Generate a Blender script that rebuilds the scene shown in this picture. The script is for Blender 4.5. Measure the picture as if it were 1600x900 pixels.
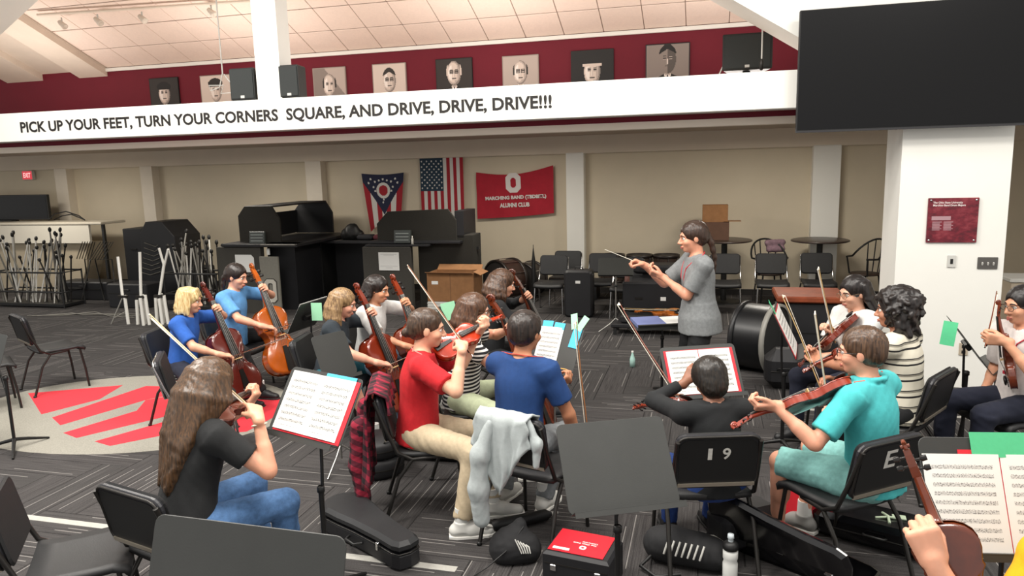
import bpy, bmesh, math, random
import numpy as np
from mathutils import Vector, Matrix

random.seed(7); np.random.seed(7)
for o in list(bpy.data.objects): bpy.data.objects.remove(o)
SC = bpy.context.scene
COL = SC.collection
PI = math.pi
def rad(a): return math.radians(a)

# ---------------------------------------------------------------- camera
CAM_F, CAM_H, CAM_PITCH, CAM_ROLL = 1150.0, 2.2, rad(9.3), rad(1.5)
fw = Vector((0, math.cos(CAM_PITCH), -math.sin(CAM_PITCH)))
r0 = Vector((1, 0, 0)); u0 = r0.cross(fw)
cr = r0*math.cos(CAM_ROLL) - u0*math.sin(CAM_ROLL); cu = cr.cross(fw)
camd = bpy.data.cameras.new('camera'); camd.sensor_width = 36; camd.lens = 36*CAM_F/1600
camd.clip_start = .05; camd.clip_end = 100
cam = bpy.data.objects.new('camera', camd); COL.objects.link(cam)
cam.matrix_world = Matrix(((cr.x, cu.x, -fw.x, 0), (cr.y, cu.y, -fw.y, 0), (cr.z, cu.z, -fw.z, CAM_H), (0, 0, 0, 1)))
SC.camera = cam

# ---------------------------------------------------------------- light
SC.view_settings.view_transform = 'Standard'; SC.view_settings.look = 'None'
SC.view_settings.gamma = 1; SC.view_settings.exposure = 0.0
w = bpy.data.worlds.new('world'); SC.world = w; w.use_nodes = True
w.node_tree.nodes['Background'].inputs[0].default_value = (1.0, .97, .93, 1)
w.node_tree.nodes['Background'].inputs[1].default_value = .95

# room frame: u runs along the back wall to the right, v into the room, z up
RA = rad(15); RO = Vector((3.9, 6.9, 0))
RU = Vector((math.cos(RA), -math.sin(RA), 0)); RV = Vector((math.sin(RA), math.cos(RA), 0))
def rw(u, v, z=0): return RO + RU*u + RV*v + Vector((0, 0, z))

def area(name, loc, size, power, color=(1, .95, .88), target=None, sy=None):
    l = bpy.data.lights.new(name, 'AREA'); l.energy = power; l.color = color
    l.shape = 'RECTANGLE'; l.size = size; l.size_y = sy or size
    o = bpy.data.objects.new(name, l); COL.objects.link(o); o.location = loc
    d = (Vector(target)-Vector(loc)) if target else Vector((0, 0, -1))
    o.rotation_euler = d.to_track_quat('-Z', 'Y').to_euler()
    return o
# rows of ceiling lamps over the floor, and softer ones under the gallery
for (u, v, e) in ((-9.0, -2.4, 150), (-3.6, -2.2, 130), (-6.9, -3.9, 250), (-5.0, -6.2, 230), (-2.0, -5.4, 160), (.6, -3.6, 160)):
    area('ceiling_lamp', rw(u, v, 5.4), 1.5, e, sy=1.0)
for u in (-14, -9.5, -5, -1.2):
    area('gallery_lamp', rw(u, 2.6, 2.55), 1.0, 56, (1, .93, .82), sy=.5)

# fill lights added out of sight behind the gallery parapet to brighten the sloping ceiling
for u in (-13, -9, -5, -1.6):
    area('ceiling_fill', rw(u, 2.3, 2.92), 1.6, 42, (1, .92, .85), target=rw(u, 1.6, 6), sy=.4)

# ---------------------------------------------------------------- materials
def lin(c):
    if isinstance(c, str):
        c = c.lstrip('#'); c = [int(c[i:i+2], 16)/255 for i in (0, 2, 4)]
    return tuple((x/12.92 if x <= .04045 else ((x+.055)/1.055)**2.4) for x in c[:3]) + (1,)
class Nd:
    def __init__(s, name):
        s.m = bpy.data.materials.new(name); s.m.use_nodes = True
        s.t = s.m.node_tree; s.b = s.t.nodes['Principled BSDF']
    def n(s, typ, **kw):
        x = s.t.nodes.new(typ)
        for k, v in kw.items():
            if k.startswith('i_'):
                k = k[2:]; k = int(k) if k.isdigit() else k.replace('_', ' ')
                x.inputs[k].default_value = v
            else: setattr(x, k, v)
        return x
    def l(s, a, b): s.t.links.new(a, b)
    def coord(s, kind='Object', scale=(1, 1, 1), rot=(0, 0, 0)):
        tc = s.n('ShaderNodeTexCoord'); mp = s.n('ShaderNodeMapping')
        mp.inputs['Scale'].default_value = scale; mp.inputs['Rotation'].default_value = rot
        s.l(tc.outputs[kind], mp.inputs[0]); return mp.outputs[0]
    def noise(s, vec, scale, detail=3, rough=.6):
        x = s.n('ShaderNodeTexNoise'); x.inputs['Scale'].default_value = scale
        x.inputs['Detail'].default_value = detail; x.inputs['Roughness'].default_value = rough
        if vec is not None: s.l(vec, x.inputs['Vector'])
        return x.outputs[0]
    def ramp(s, fac, stops):
        x = s.n('ShaderNodeValToRGB'); e = x.color_ramp.elements
        while len(e) < len(stops): e.new(.5)
        for el, (p, c) in zip(e, stops): el.position = p; el.color = c
        s.l(fac, x.inputs[0]); return x.outputs[0]
    def math(s, op, a, b=None, c=None):
        x = s.n('ShaderNodeMath', operation=op)
        for i, q in enumerate((a, b, c)):
            if q is None: continue
            if isinstance(q, (int, float)): x.inputs[i].default_value = q
            else: s.l(q, x.inputs[i])
        return x.outputs[0]
    def mix(s, fac, a, b):
        x = s.n('ShaderNodeMix', data_type='RGBA')
        for i, q in ((0, fac), (6, a), (7, b)):
            if isinstance(q, (int, float, tuple)): x.inputs[i].default_value = q
            else: s.l(q, x.inputs[i])
        return x.outputs[2]
    def bump(s, h, strength=.2, dist=.01):
        x = s.n('ShaderNodeBump'); x.inputs['Strength'].default_value = strength; x.inputs['Distance'].default_value = dist
        s.l(h, x.inputs['Height']); s.l(x.outputs[0], s.b.inputs['Normal'])
_M = {}
def M(name, col, rough=.6, metal=0, var=.0, vscale=8, bump=0, bscale=60, spec=None, emit=0, coat=0):
    """plain material: colour, a little procedural variation and relief"""
    if name in _M: return _M[name]
    d = Nd(name); c = lin(col); b = d.b
    b.inputs['Roughness'].default_value = rough; b.inputs['Metallic'].default_value = metal
    b.inputs['Base Color'].default_value = c
    if spec is not None: b.inputs['Specular IOR Level'].default_value = spec
    if coat: b.inputs['Coat Weight'].default_value = coat; b.inputs['Coat Roughness'].default_value = .12
    v = None
    if var or bump: v = d.coord('Object')
    if var:
        f = d.noise(v, vscale)
        lo = tuple(x*(1-var) for x in c[:3])+(1,); hi = tuple(min(1, x*(1+var)) for x in c[:3])+(1,)
        d.l(d.ramp(f, [(.3, lo), (.7, hi)]), b.inputs['Base Color'])
    if bump: d.bump(d.noise(v, bscale, 4), bump)
    if emit:
        b.inputs['Emission Color'].default_value = c; b.inputs['Emission Strength'].default_value = emit
    _M[name] = d.m; return d.m

# ---------------------------------------------------------------- mesh helpers
class MB:
    """collects shapes, then links them as ONE mesh object"""
    def __init__(s): s.v = []; s.f = []; s.mi = []; s.mats = []; s.cur = 0; s.smooth = []
    def mat(s, m):
        if m not in s.mats: s.mats.append(m)
        s.cur = s.mats.index(m); return s
    def add(s, vs, fs, smooth=False):
        o = len(s.v); s.v += [tuple(p) for p in vs]
        for q in fs: s.f.append(tuple(i+o for i in q)); s.mi.append(s.cur); s.smooth.append(smooth)
        return s
    def box(s, c, d, R=None, bev=0):
        x, y, z = (q/2 for q in d)
        if bev > 0:
            return s.rprism([(-x, -y), (x, -y), (x, y), (-x, y)], -z, z, bev, c, R)
        vs = [Vector((a, b, e)) for e in (-z, z) for a, b in ((-x, -y), (x, -y), (x, y), (-x, y))]
        fs = [(3, 2, 1, 0), (4, 5, 6, 7), (0, 1, 5, 4), (1, 2, 6, 5), (2, 3, 7, 6), (3, 0, 4, 7)]
        R = R or Matrix.Identity(3); c = Vector(c)
        return s.add([R@p+c for p in vs], fs)
    def box2(s, a, b, bev=0):
        a, b = Vector(a), Vector(b); return s.box((a+b)/2, [abs(q) for q in (b-a)], None, bev)
    def rprism(s, poly, z0, z1, bev, c=(0, 0, 0), R=None, seg=1):
        """polygon extruded along z with chamfered top and bottom edges"""
        R = R or Matrix.Identity(3); c = Vector(c); n = len(poly)
        ctr = Vector((sum(p[0] for p in poly)/n, sum(p[1] for p in poly)/n))
        def inset(d):
            out = []
            for i in range(n):
                p0, p1, p2 = Vector(poly[i-1]), Vector(poly[i]), Vector(poly[(i+1) % n])
                e1 = (p1-p0).normalized(); e2 = (p2-p1).normalized()
                n1 = Vector((-e1.y, e1.x)); n2 = Vector((-e2.y, e2.x))
                k = n1+n2; k = k/max(.3, k.dot(n1)) if k.length > 1e-6 else n1
                out.append(p1+k*d)
            return out
        ar = sum(poly[i-1][0]*poly[i][1]-poly[i][0]*poly[i-1][1] for i in range(n))
        if ar < 0: poly = list(reversed(poly))
        rings = [(inset(bev), z0), (poly, z0+bev), (poly, z1-bev), (inset(bev), z1)] if bev else [(poly, z0), (poly, z1)]
        vs = []; fs = []
        for ring, z in rings: vs += [R@Vector((p[0], p[1], z))+c for p in ring]
        k = len(rings)
        for j in range(k-1):
            for i in range(n):
                a = j*n+i; b = j*n+(i+1) % n; fs.append((a, b, b+n, a+n))
        fs.append(tuple(range(n-1, -1, -1))); fs.append(tuple(range((k-1)*n, k*n)))
        return s.add(vs, fs)
    def tube(s, pts, r, seg=8, cap=True, flat=None):
        """round tube along points; r a number or a list; flat=(normal, factor) squashes it"""
        pts = [Vector(p) for p in pts]; n = len(pts)
        rs = r if isinstance(r, (list, tuple)) else [r]*n
        vs = []; fs = []; prev = None
        for i in range(n):
            t = (pts[min(i+1, n-1)]-pts[max(i-1, 0)]).normalized()
            if prev is None:
                a = Vector((0, 0, 1)) if abs(t.z) < .9 else Vector((1, 0, 0))
                prev = t.cross(a).normalized()
            x = (prev-t*prev.dot(t)).normalized(); y = t.cross(x); prev = x
            for k in range(seg):
                a = 2*PI*k/seg; q = (x*math.cos(a)+y*math.sin(a))*rs[i]
                if flat: nn = Vector(flat[0]); q = q-nn*q.dot(nn)*(1-flat[1])
                vs.append(pts[i]+q)
        for i in range(n-1):
            for k in range(seg):
                a = i*seg+k; b = i*seg+(k+1) % seg; fs.append((a, b, b+seg, a+seg))
        s.add(vs, fs, True)
        if cap:
            s.add(vs[:seg], [tuple(range(seg-1, -1, -1))]); s.add(vs[-seg:], [tuple(range(seg))])
        return s
    def lathe(s, prof, seg=20, c=(0, 0, 0), R=None):
        R = R or Matrix.Identity(3); c = Vector(c); vs = []; fs = []
        for (r, z) in prof:
            for k in range(seg):
                a = 2*PI*k/seg; vs.append(R@Vector((r*math.cos(a), r*math.sin(a), z))+c)
        for i in range(len(prof)-1):
            for k in range(seg):
                a = i*seg+k; b = i*seg+(k+1) % seg; fs.append((a, b, b+seg, a+seg))
        return s.add(vs, fs, True)
    def ell(s, c, r, R=None, nu=16, nv=10):
        R = R or Matrix.Identity(3); c = Vector(c); vs = []; fs = []
        for j in range(nv+1):
            t = PI*j/nv
            for i in range(nu):
                a = 2*PI*i/nu
                vs.append(R@Vector((r[0]*math.sin(t)*math.cos(a), r[1]*math.sin(t)*math.sin(a), r[2]*math.cos(t)))+c)
        for j in range(nv):
            for i in range(nu):
                a = j*nu+i; b = j*nu+(i+1) % nu; fs.append((a, a+nu, b+nu, b))
        return s.add(vs, fs, True)
    def poly(s, pts): return s.add(pts, [tuple(range(len(pts)))])
    def mesh(s, name, m=None):
        me = bpy.data.meshes.new(name); me.from_pydata(s.v, [], s.f)
        if m is not None: me.materials.append(m)
        else:
            for q in s.mats: me.materials.append(q)
            me.polygons.foreach_set('material_index', s.mi)
        me.polygons.foreach_set('use_smooth', s.smooth); me.update(); return me
    def build(s, name, m=None, parent=None, loc=None, auto=0):
        o = link(name, s.mesh(name, m), parent)
        if loc is not None: o.location = loc
        return o
def link(name, me, parent=None):
    o = bpy.data.objects.new(name, me); COL.objects.link(o)
    if parent: o.parent = parent
    return o
def tag(o, label=None, cat=None, group=None, kind=None):
    if label: o['label'] = label
    if cat: o['category'] = cat
    if group: o['group'] = group
    if kind: o['kind'] = kind
    return o
def thing(name, label, cat, loc=(0, 0, 0), rz=0, group=None, mat=None):
    o = bpy.data.objects.new(name, None); COL.objects.link(o); o.empty_display_size = .1
    if mat is not None: o.matrix_world = mat
    else: o.location = loc; o.rotation_euler = (0, 0, rz)
    return tag(o, label, cat, group)
def struct(name, mb, m=None, parent=None):
    o = mb.build(name, m, parent)
    if not parent: o['kind'] = 'structure'
    return o
def copy_tree(o, parent=None):
    c = o.copy(); COL.objects.link(c)
    if parent: c.parent = parent
    for ch in list(o.children): copy_tree(ch, c)
    return c
def frame(o, x, y, z):
    """matrix from an origin and three axes"""
    return Matrix(((x.x, y.x, z.x, o.x), (x.y, y.y, z.y, o.y), (x.z, y.z, z.z, o.z), (0, 0, 0, 1)))
def axes(o, y, zhint):
    """frame with y along y and z as near zhint as it goes"""
    y = Vector(y).normalized(); z = Vector(zhint); z = (z-y*z.dot(y)).normalized(); x = y.cross(z)
    return frame(Vector(o), x, y, z)
def at(px, py, Y):
    """the point at world depth Y that the survey of the photograph puts at (px, py)"""
    d = fw*CAM_F + cr*(px-800) - cu*(py-450)
    return Vector((0, 0, CAM_H)) + d*(Y/d.y)
def atz(px, py, z=0):
    d = fw*CAM_F + cr*(px-800) - cu*(py-450)
    return Vector((0, 0, CAM_H)) + d*((z-CAM_H)/d.z)
def text(name, body, m, parent, width, height, loc, R=None, align='CENTER', ext=.001, bold=0):
    """flat lettering in x/y of R, scaled to width x cap height"""
    cu_ = bpy.data.curves.new(name, 'FONT'); cu_.body = body; cu_.align_x = 'LEFT'; cu_.extrude = 0
    cu_.offset = bold; cu_.resolution_u = 3
    to = bpy.data.objects.new(name, cu_); COL.objects.link(to)
    bpy.context.view_layer.update()
    me = bpy.data.meshes.new_from_object(to.evaluated_get(bpy.context.evaluated_depsgraph_get()))
    bpy.data.objects.remove(to)
    n = len(me.vertices); co = np.zeros(n*3, np.float32); me.vertices.foreach_get('co', co); co = co.reshape(-1, 3)
    lo = co.min(0); hi = co.max(0)
    nl = body.count('\n')+1
    co[:, 0] = (co[:, 0]-lo[0])/(hi[0]-lo[0])*width - (width/2 if align == 'CENTER' else 0)
    co[:, 1] = (co[:, 1]-lo[1])/(hi[1]-lo[1])*height - height/2
    co[:, 2] = ext
    Rm = np.array(R or Matrix.Identity(3)); co = co@Rm.T + np.array(loc)
    me.vertices.foreach_set('co', co.astype(np.float32).ravel()); me.materials.append(m); me.update()
    return link(name, me, parent)
def print_grid(name, w, h, nx, ny, colour, mats, parent, R=None, loc=(0, 0, 0), disp=None, keep=None, warp=None):
    """flat printed cloth or card: a grid whose faces take the material colour(s, t) names; s, t in 0..1, t up"""
    vs = []; fs = []; mi = []
    R = R or Matrix.Identity(3); loc = Vector(loc)
    for j in range(ny+1):
        for i in range(nx+1):
            s, t = i/nx, j/ny
            x, y = (s-.5)*w, (t-.5)*h
            if warp: x, y = warp(s, t, x, y)
            vs.append(R@Vector((x, y, disp(s, t) if disp else 0))+loc)
    for j in range(ny):
        for i in range(nx):
            s, t = (i+.5)/nx, (j+.5)/ny
            if keep and not keep(s, t): continue
            a = j*(nx+1)+i; fs.append((a, a+1, a+nx+2, a+nx+1)); mi.append(colour(s, t))
    me = bpy.data.meshes.new(name); me.from_pydata(vs, [], fs)
    for m in mats: me.materials.append(m)
    me.polygons.foreach_set('material_index', mi)
    if disp: me.polygons.foreach_set('use_smooth', [True]*len(fs))
    me.update(); return link(name, me, parent)
# ================================================================= SETTING
m_wall = M('wall_paint', '#d6cab3', .85, var=.03, vscale=1.5, bump=.12, bscale=90)
m_band = M('bulkhead_paint', '#dccfbc', .85, var=.03, vscale=1.5, bump=.1, bscale=90)
m_white = M('white_paint', '#eeede6', .7, var=.012, vscale=3, bump=.06, bscale=120)
m_red = M('red_wall_paint', '#6b0720', .75, var=.05, vscale=2)
m_tile = M('acoustic_tile', '#efdccf', .95, var=.03, vscale=30, bump=.25, bscale=70)
m_grid = M('ceiling_joint', '#8f7c70', .9)
m_pil = M('pilaster_paint', '#e2d8c8', .8, var=.02)
m_dark = M('black_plastic', '#141414', .5)

def carpet_material():
    d = Nd('carpet'); uv = d.n('ShaderNodeUVMap'); uv.uv_map = 'UVMap'
    at_ = d.n('ShaderNodeAttribute'); at_.attribute_name = 'pid'; pid = at_.outputs['Fac']
    sp = d.n('ShaderNodeSeparateXYZ'); d.l(uv.outputs[0], sp.inputs[0])
    x, y = sp.outputs[0], sp.outputs[1]
    row = d.math('FLOOR', d.math('MULTIPLY', y, 20.0))
    fr = d.math('FRACT', d.math('MULTIPLY', y, 20.0))
    cb = d.n('ShaderNodeCombineXYZ'); d.l(row, cb.inputs[0]); d.l(pid, cb.inputs[1])
    wn = d.n('ShaderNodeTexWhiteNoise', noise_dimensions='2D'); d.l(cb.outputs[0], wn.inputs['Vector'])
    rc = d.n('ShaderNodeSeparateColor'); d.l(wn.outputs['Color'], rc.inputs[0])
    line = d.math('LESS_THAN', d.math('ABSOLUTE', d.math('SUBTRACT', fr, d.math('MULTIPLY_ADD', rc.outputs[0], .6, .2))), .06)
    a = d.math('GREATER_THAN', x, d.math('MULTIPLY', rc.outputs[1], .55))
    b = d.math('LESS_THAN', x, d.math('MULTIPLY_ADD', rc.outputs[2], .7, .45))
    ex = d.math('GREATER_THAN', rc.outputs[0], .5)
    mask = d.math('MULTIPLY', d.math('MULTIPLY', line, ex), d.math('MULTIPLY', a, b))
    oc = d.coord('Object'); fine = d.noise(oc, 160, 3)
    st = d.n('ShaderNodeCombineXYZ'); d.l(d.math('MULTIPLY', x, 3), st.inputs[0]); d.l(d.math('MULTIPLY', y, 130), st.inputs[1]); d.l(pid, st.inputs[2])
    stri = d.noise(st.outputs[0], 1, 2)
    f = d.math('ADD', d.math('MULTIPLY', fine, .45), d.math('MULTIPLY', stri, .55))
    base = d.ramp(f, [(.3, lin('#262425')), (.7, lin('#565352'))])
    wn2 = d.n('ShaderNodeTexWhiteNoise', noise_dimensions='1D'); d.l(pid, wn2.inputs['W'])
    tint = d.mix(d.math('MULTIPLY', wn2.outputs['Value'], .35), base, lin('#3a3938'))
    d.l(d.mix(d.math('MULTIPLY', mask, .7), tint, lin('#94908c')), d.b.inputs['Base Color'])
    d.b.inputs['Roughness'].default_value = .95; d.b.inputs['Specular IOR Level'].default_value = .15
    d.bump(fine, .5, .004); return d.m
m_carpet = carpet_material()
m_under = M('carpet_backing', '#171617', .95)

fl = struct('floor', MB().mat(m_under).add([rw(-21, -7.6, 0), rw(5, -7.6, 0), rw(5, 5.2, 0), rw(-21, 5.2, 0)], [(0, 1, 2, 3)]))
PW, PL, PT = .25, 1.0, .006
def plank_geom(pid, x0=0, y0=0, vert=False, R=True):
    e = .0012; zt = PT; b = .004
    p = [(e, e, 0), (PL-e, e, 0), (PL-e, PW-e, 0), (e, PW-e, 0)]
    q = [(e+b, e+b, zt), (PL-e-b, e+b, zt), (PL-e-b, PW-e-b, zt), (e+b, PW-e-b, zt)]
    return p+q, [(4, 5, 6, 7), (0, 1, 5, 4), (1, 2, 6, 5), (2, 3, 7, 6), (3, 0, 4, 7)]
def plank_mesh(name, items):
    vs = []; fs = []; uvs = []; ids = []
    for (pid, place) in items:
        g, q = plank_geom(pid); o = len(vs)
        vs += [place(a, b, c) for a, b, c in g]
        for f in q: fs.append(tuple(i+o for i in f)); ids.append(pid); uvs += [(g[i][0], g[i][1]) for i in f]
    me = bpy.data.meshes.new(name); me.from_pydata(vs, [], fs)
    uvl = me.uv_layers.new(name='UVMap'); uvl.data.foreach_set('uv', np.array(uvs, np.float32).ravel())
    a = me.attributes.new('pid', 'FLOAT', 'FACE'); a.data.foreach_set('value', np.array(ids, np.float32))
    me.materials.append(m_carpet); me.update(); return me
def project(p):
    v = Vector(p)-Vector((0, 0, CAM_H)); d = v.dot(fw)
    return (800+CAM_F*v.dot(cr)/d, 450-CAM_F*v.dot(cu)/d) if d > .2 else (-9e9, 0)
protos = [plank_mesh('carpet_plank', [(k*7.31+1, lambda a, b, c: (a, b, c))]) for k in range(14)]
cells = set(); planks = []
for ix in range(-84, 20):
    for iy in range(-30, 21):
        d8 = (ix-iy) % 8
        key = (ix-d8, iy, 0) if d8 < 4 else (ix, iy-(7-d8), 1)
        if key not in cells: cells.add(key); planks.append(key)
def plank_place(k):
    x, y, v = k; x *= PW; y *= PW
    if v == 0: return lambda a, b, c: rw(x+a, y+b, c)
    return lambda a, b, c: rw(x+PW-b, y+a, c)
vis = []
for k in planks:
    pl = plank_place(k); c = pl(.5, .125, 0); px, py = project(c)
    inside = -60 < px < 1660 and py < 960 and c.y > 1
    vis.append((0 if inside else 1, c.length, k))
vis.sort(key=lambda q: q[:2])
for n, (_, _, k) in enumerate(vis[:300]):
    o = link('carpet_plank', protos[n*5 % 14], fl); x, y, v = k
    o.location = rw(x*PW+(PW if v else 0), y*PW, 0); o.rotation_euler = (0, 0, -RA+(PI/2 if v else 0))
rest = link('carpet_plank_field', plank_mesh('carpet_plank_field', [(n*1.37, plank_place(k)) for n, (_, _, k) in enumerate(vis[300:])]), fl)
rest['kind'] = 'stuff'
# woven emblem in the carpet and white floor lines
m_fgrey = M('carpet_light_grey', '#8d8a80', .95, var=.18, vscale=90)
m_fred = M('carpet_red', '#d3303c', .95, var=.15, vscale=90)
m_line = M('floor_tape', '#a3a19a', .8, var=.08, vscale=40)
def inlay(name, pts, z, m):
    b = MB().mat(m); n = len(pts)
    b.add([rw(u, v, z) for u, v in pts]+[rw(u, v, 0) for u, v in pts], [tuple(range(n))]+[(i, (i+1) % n, n+(i+1) % n, n+i)[::-1] for i in range(n)])
    return b.build(name, None, fl)
circ = [(-7.3+1.65*math.cos(2*PI*k/48)*1.0, -2.05+1.12*math.sin(2*PI*k/48)) for k in range(48)]
inlay('carpet_roundel', circ, .0085, m_fgrey)
for pts in ([(-8.79, -1.83), (-8.05, -2.36), (-7.86, -1.86), (-8.0, -1.40)],
            [(-7.86, -2.42), (-7.6, -2.58), (-7.36, -1.78), (-7.0, -1.3), (-7.72, -1.38)],
            [(-7.40, -2.74), (-7.18, -2.82), (-6.7, -2.02), (-6.5, -1.5), (-7.1, -1.5), (-7.36, -1.80), (-7.20, -2.1)],
            [(-6.95, -2.86), (-6.74, -2.92), (-6.1, -2.2), (-6.1, -1.7), (-6.45, -1.75)],
            [(-6.3, -1.4), (-5.75, -1.6), (-5.8, -2.4), (-6.0, -2.5)]):
    inlay('carpet_emblem', pts, .0105, m_fred)
def tape(a, b, wd):
    a, b = Vector(a), Vector(b); n = Vector((-(b-a).y, (b-a).x)).normalized()*wd/2
    q = [a+n, a-n, b-n, b+n]; mb = MB().mat(m_line)
    mb.add([(p.x, p.y, .0085) for p in q]+[(p.x, p.y, 0) for p in q], [(0, 1, 2, 3), (0, 4, 5, 1), (1, 5, 6, 2), (2, 6, 7, 3), (3, 7, 4, 0)])
    tp = mb.build('floor_line', None, fl); return tp
tape((-3.9, 4.74), (-.35, 3.78), .055); tape((2.6, 6.28), (6.5, 5.3), .05)

# ---- walls
wb = struct('wall_back', MB().mat(m_wall).box2((0, 0, 0), (1, 1, 1)) if False else MB().mat(m_wall).add(
    [rw(-21, 5, 0), rw(4.5, 5, 0), rw(4.5, 5, 2.78), rw(-21, 5, 2.78), rw(-21, 5.2, 0), rw(4.5, 5.2, 0), rw(4.5, 5.2, 2.78), rw(-21, 5.2, 2.78)],
    [(0, 1, 2, 3), (5, 4, 7, 6), (0, 3, 7, 4), (1, 5, 6, 2), (3, 2, 6, 7)]))
RR = Matrix((RU, RV, Vector((0, 0, 1)))).transposed()
def rbox(mb, u0, u1, v0, v1, z0, z1, bev=0):
    return mb.box(rw((u0+u1)/2, (v0+v1)/2, (z0+z1)/2), (u1-u0, v1-v0, z1-z0), RR, bev)
rbox(MB().mat(m_band), -21, 4.5, 4.82, 5.0, 2.40, 2.78, .01).build('bulkhead', None, wb)
for u, wd in ((-14.9, .30), (-12.8, .28), (-9.1, .32), (-4.17, .30), (-.20, .40)):
    rbox(MB().mat(m_white if u > -5 else m_pil), u-wd/2, u+wd/2, 4.80, 5.0, 0, 2.42, .012).build('pilaster', None, wb)
rbox(MB().mat(M('skirting', '#2a2725', .7)), -21, 4.5, 4.97, 5.0, 0, .1).build('skirting', None, wb)
wr = struct('wall_right', rbox(MB().mat(m_wall), 3.6, 3.75, -1.2, 5.0, 0, 2.78))
# gallery: soffit, fascia, red stripe, parapet with the motto
m_soff = M('soffit_paint', '#c2b3a4', .85, var=.03, vscale=2)
so = struct('ceiling_gallery', rbox(MB().mat(m_soff), -21, 4.5, .18, 5.0, 2.70, 2.80))
rbox(MB().mat(M('cream_paint', '#f3e8d8', .8)), -21, 4.5, .45, .60, 2.568, 2.70, .004).build('fascia', None, so)
rbox(MB().mat(m_red), -21, 4.5, .43, .45, 2.645, 2.70).build('stripe', None, so)
pa = struct('wall_gallery', rbox(MB().mat(m_white), -21, 4.5, 0, .18, 2.69, 3.045, .006))
Rtxt = Matrix((RU, Vector((0, 0, 1)), -RV)).transposed()
m_ink = M('black_lettering', '#17120f', .6)
def motto(body, px0, px1):
    pass
tx = text('lettering', 'PICK UP YOUR FEET, TURN YOUR CORNERS  SQUARE, AND DRIVE, DRIVE, DRIVE!!!', m_ink, pa, 6.9, .158, rw(-7.01, 0, 2.852), Rtxt, ext=.004, bold=.03)
# upper red wall, its top moulding
wu = struct('wall_upper', rbox(MB().mat(m_red), -21, 4.5, 4.0, 4.15, 2.78, 4.35))
rbox(MB().mat(m_white), -12.75, 4.5, 3.96, 4.0, 4.13, 4.19, .004).build('cornice', None, wu)
# sloping tiled ceiling
CS = rad(22); cd = (-RV*math.cos(CS)+Vector((0, 0, math.sin(CS))))      # up the slope, towards the room
cnrm = RU.cross(cd); cnrm = -cnrm if cnrm.z > 0 else cnrm              # faces down
def cp(u, s, h=0): return rw(u, 4.0, 4.19)+cd*s+cnrm*h
def cslab(mb, u0, u1, s0, s1, h0, h1):
    c = cp((u0+u1)/2, (s0+s1)/2, (h0+h1)/2)
    return mb.box(c, (u1-u0, s1-s0, abs(h1-h0)), Matrix((RU, cd, RU.cross(cd))).transposed())
ce = struct('ceiling', cslab(MB().mat(m_grid), -21, 4.5, -.3, 6.5, -.12, -.02))
tm = MB().mat(m_tile).rprism([(-.3, -.296), (.3, -.296), (.3, .296), (-.3, .296)], 0, .018, .006).mesh('ceiling_tile')
Rc = Matrix((RU, -cd, cnrm)).transposed()
if Rc.determinant() < 0: Rc = Matrix((RU, cd, cnrm)).transposed()
for i in range(20):
    for j in range(9):
        u = -12.4+.61*i+.0; s = .31+.61*j
        px, py = project(cp(u, s))
        if not (-80 < px < 1700 and -70 < py): continue
        o = link('ceiling_tile', tm, ce); o.matrix_local = frame(cp(u, s, -.02), *[Rc.col[k] for k in range(3)])
# plaster ribs running down the slope at the left, and the flat plaster beyond them
m_plas = M('ceiling_plaster', '#dccfc0', .9, var=.03, vscale=4)
cslab(MB().mat(m_plas), -21, -12.71, -.2, 6.5, -.03, .02).build('plaster_field', None, ce)
def rib(u0, u1):
    b = MB().mat(m_plas); vs = []
    for s in (-.05, 6.5):
        for (u, h) in ((u0-.14, .0), (u0, .13), (u1, .13), (u1, .0)): vs.append(cp(u, s, h))
    b.add(vs, [(0, 1, 5, 4), (1, 2, 6, 5), (2, 3, 7, 6), (0, 3, 2, 1), (4, 5, 6, 7)])
    b.build('ceiling_rib', None, ce)
rib(-13.35, -12.72); rib(-15.05, -14.2)
# posts and sloping girders
m_wshade = m_white
post = struct('trim_1', rbox(MB().mat(m_white), -7.0, -6.69, 0.0, .25, 3.03, 6.0, .004))
colm = struct('trim_2', rbox(MB().mat(m_white), -.24, .67, 0.0, .62, 0, 5.5, .004))
def girder(name, p, q, depth, height):
    """front bottom edge runs p -> q in (u, z); the box goes back and up from it"""
    b = MB().mat(m_white); d = Vector((q[0]-p[0], q[1]-p[1])); n = Vector((-d.y, d.x)).normalized()
    if n.y < 0: n = -n
    vs = []
    for v in (p[2], p[2]+depth):
        for (u, z) in ((p[0], p[1]), (q[0], q[1]), (q[0]+n.x*height, q[1]+n.y*height), (p[0]+n.x*height, p[1]+n.y*height)): vs.append(rw(u, v, z))
    b.add(vs, [(0, 1, 2, 3), (7, 6, 5, 4), (4, 5, 1, 0), (5, 6, 2, 1), (6, 7, 3, 2), (7, 4, 0, 3)]); return struct(name, b)
girder('trim_3', (-3.0, 4.5, -.002), (-.2, 2.71, -.002), .6, 1.1)
girder('trim_4', (-12.2, 3.1, -.8), (-8.0, 5.45, -.8), .8, 1.1)
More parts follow.
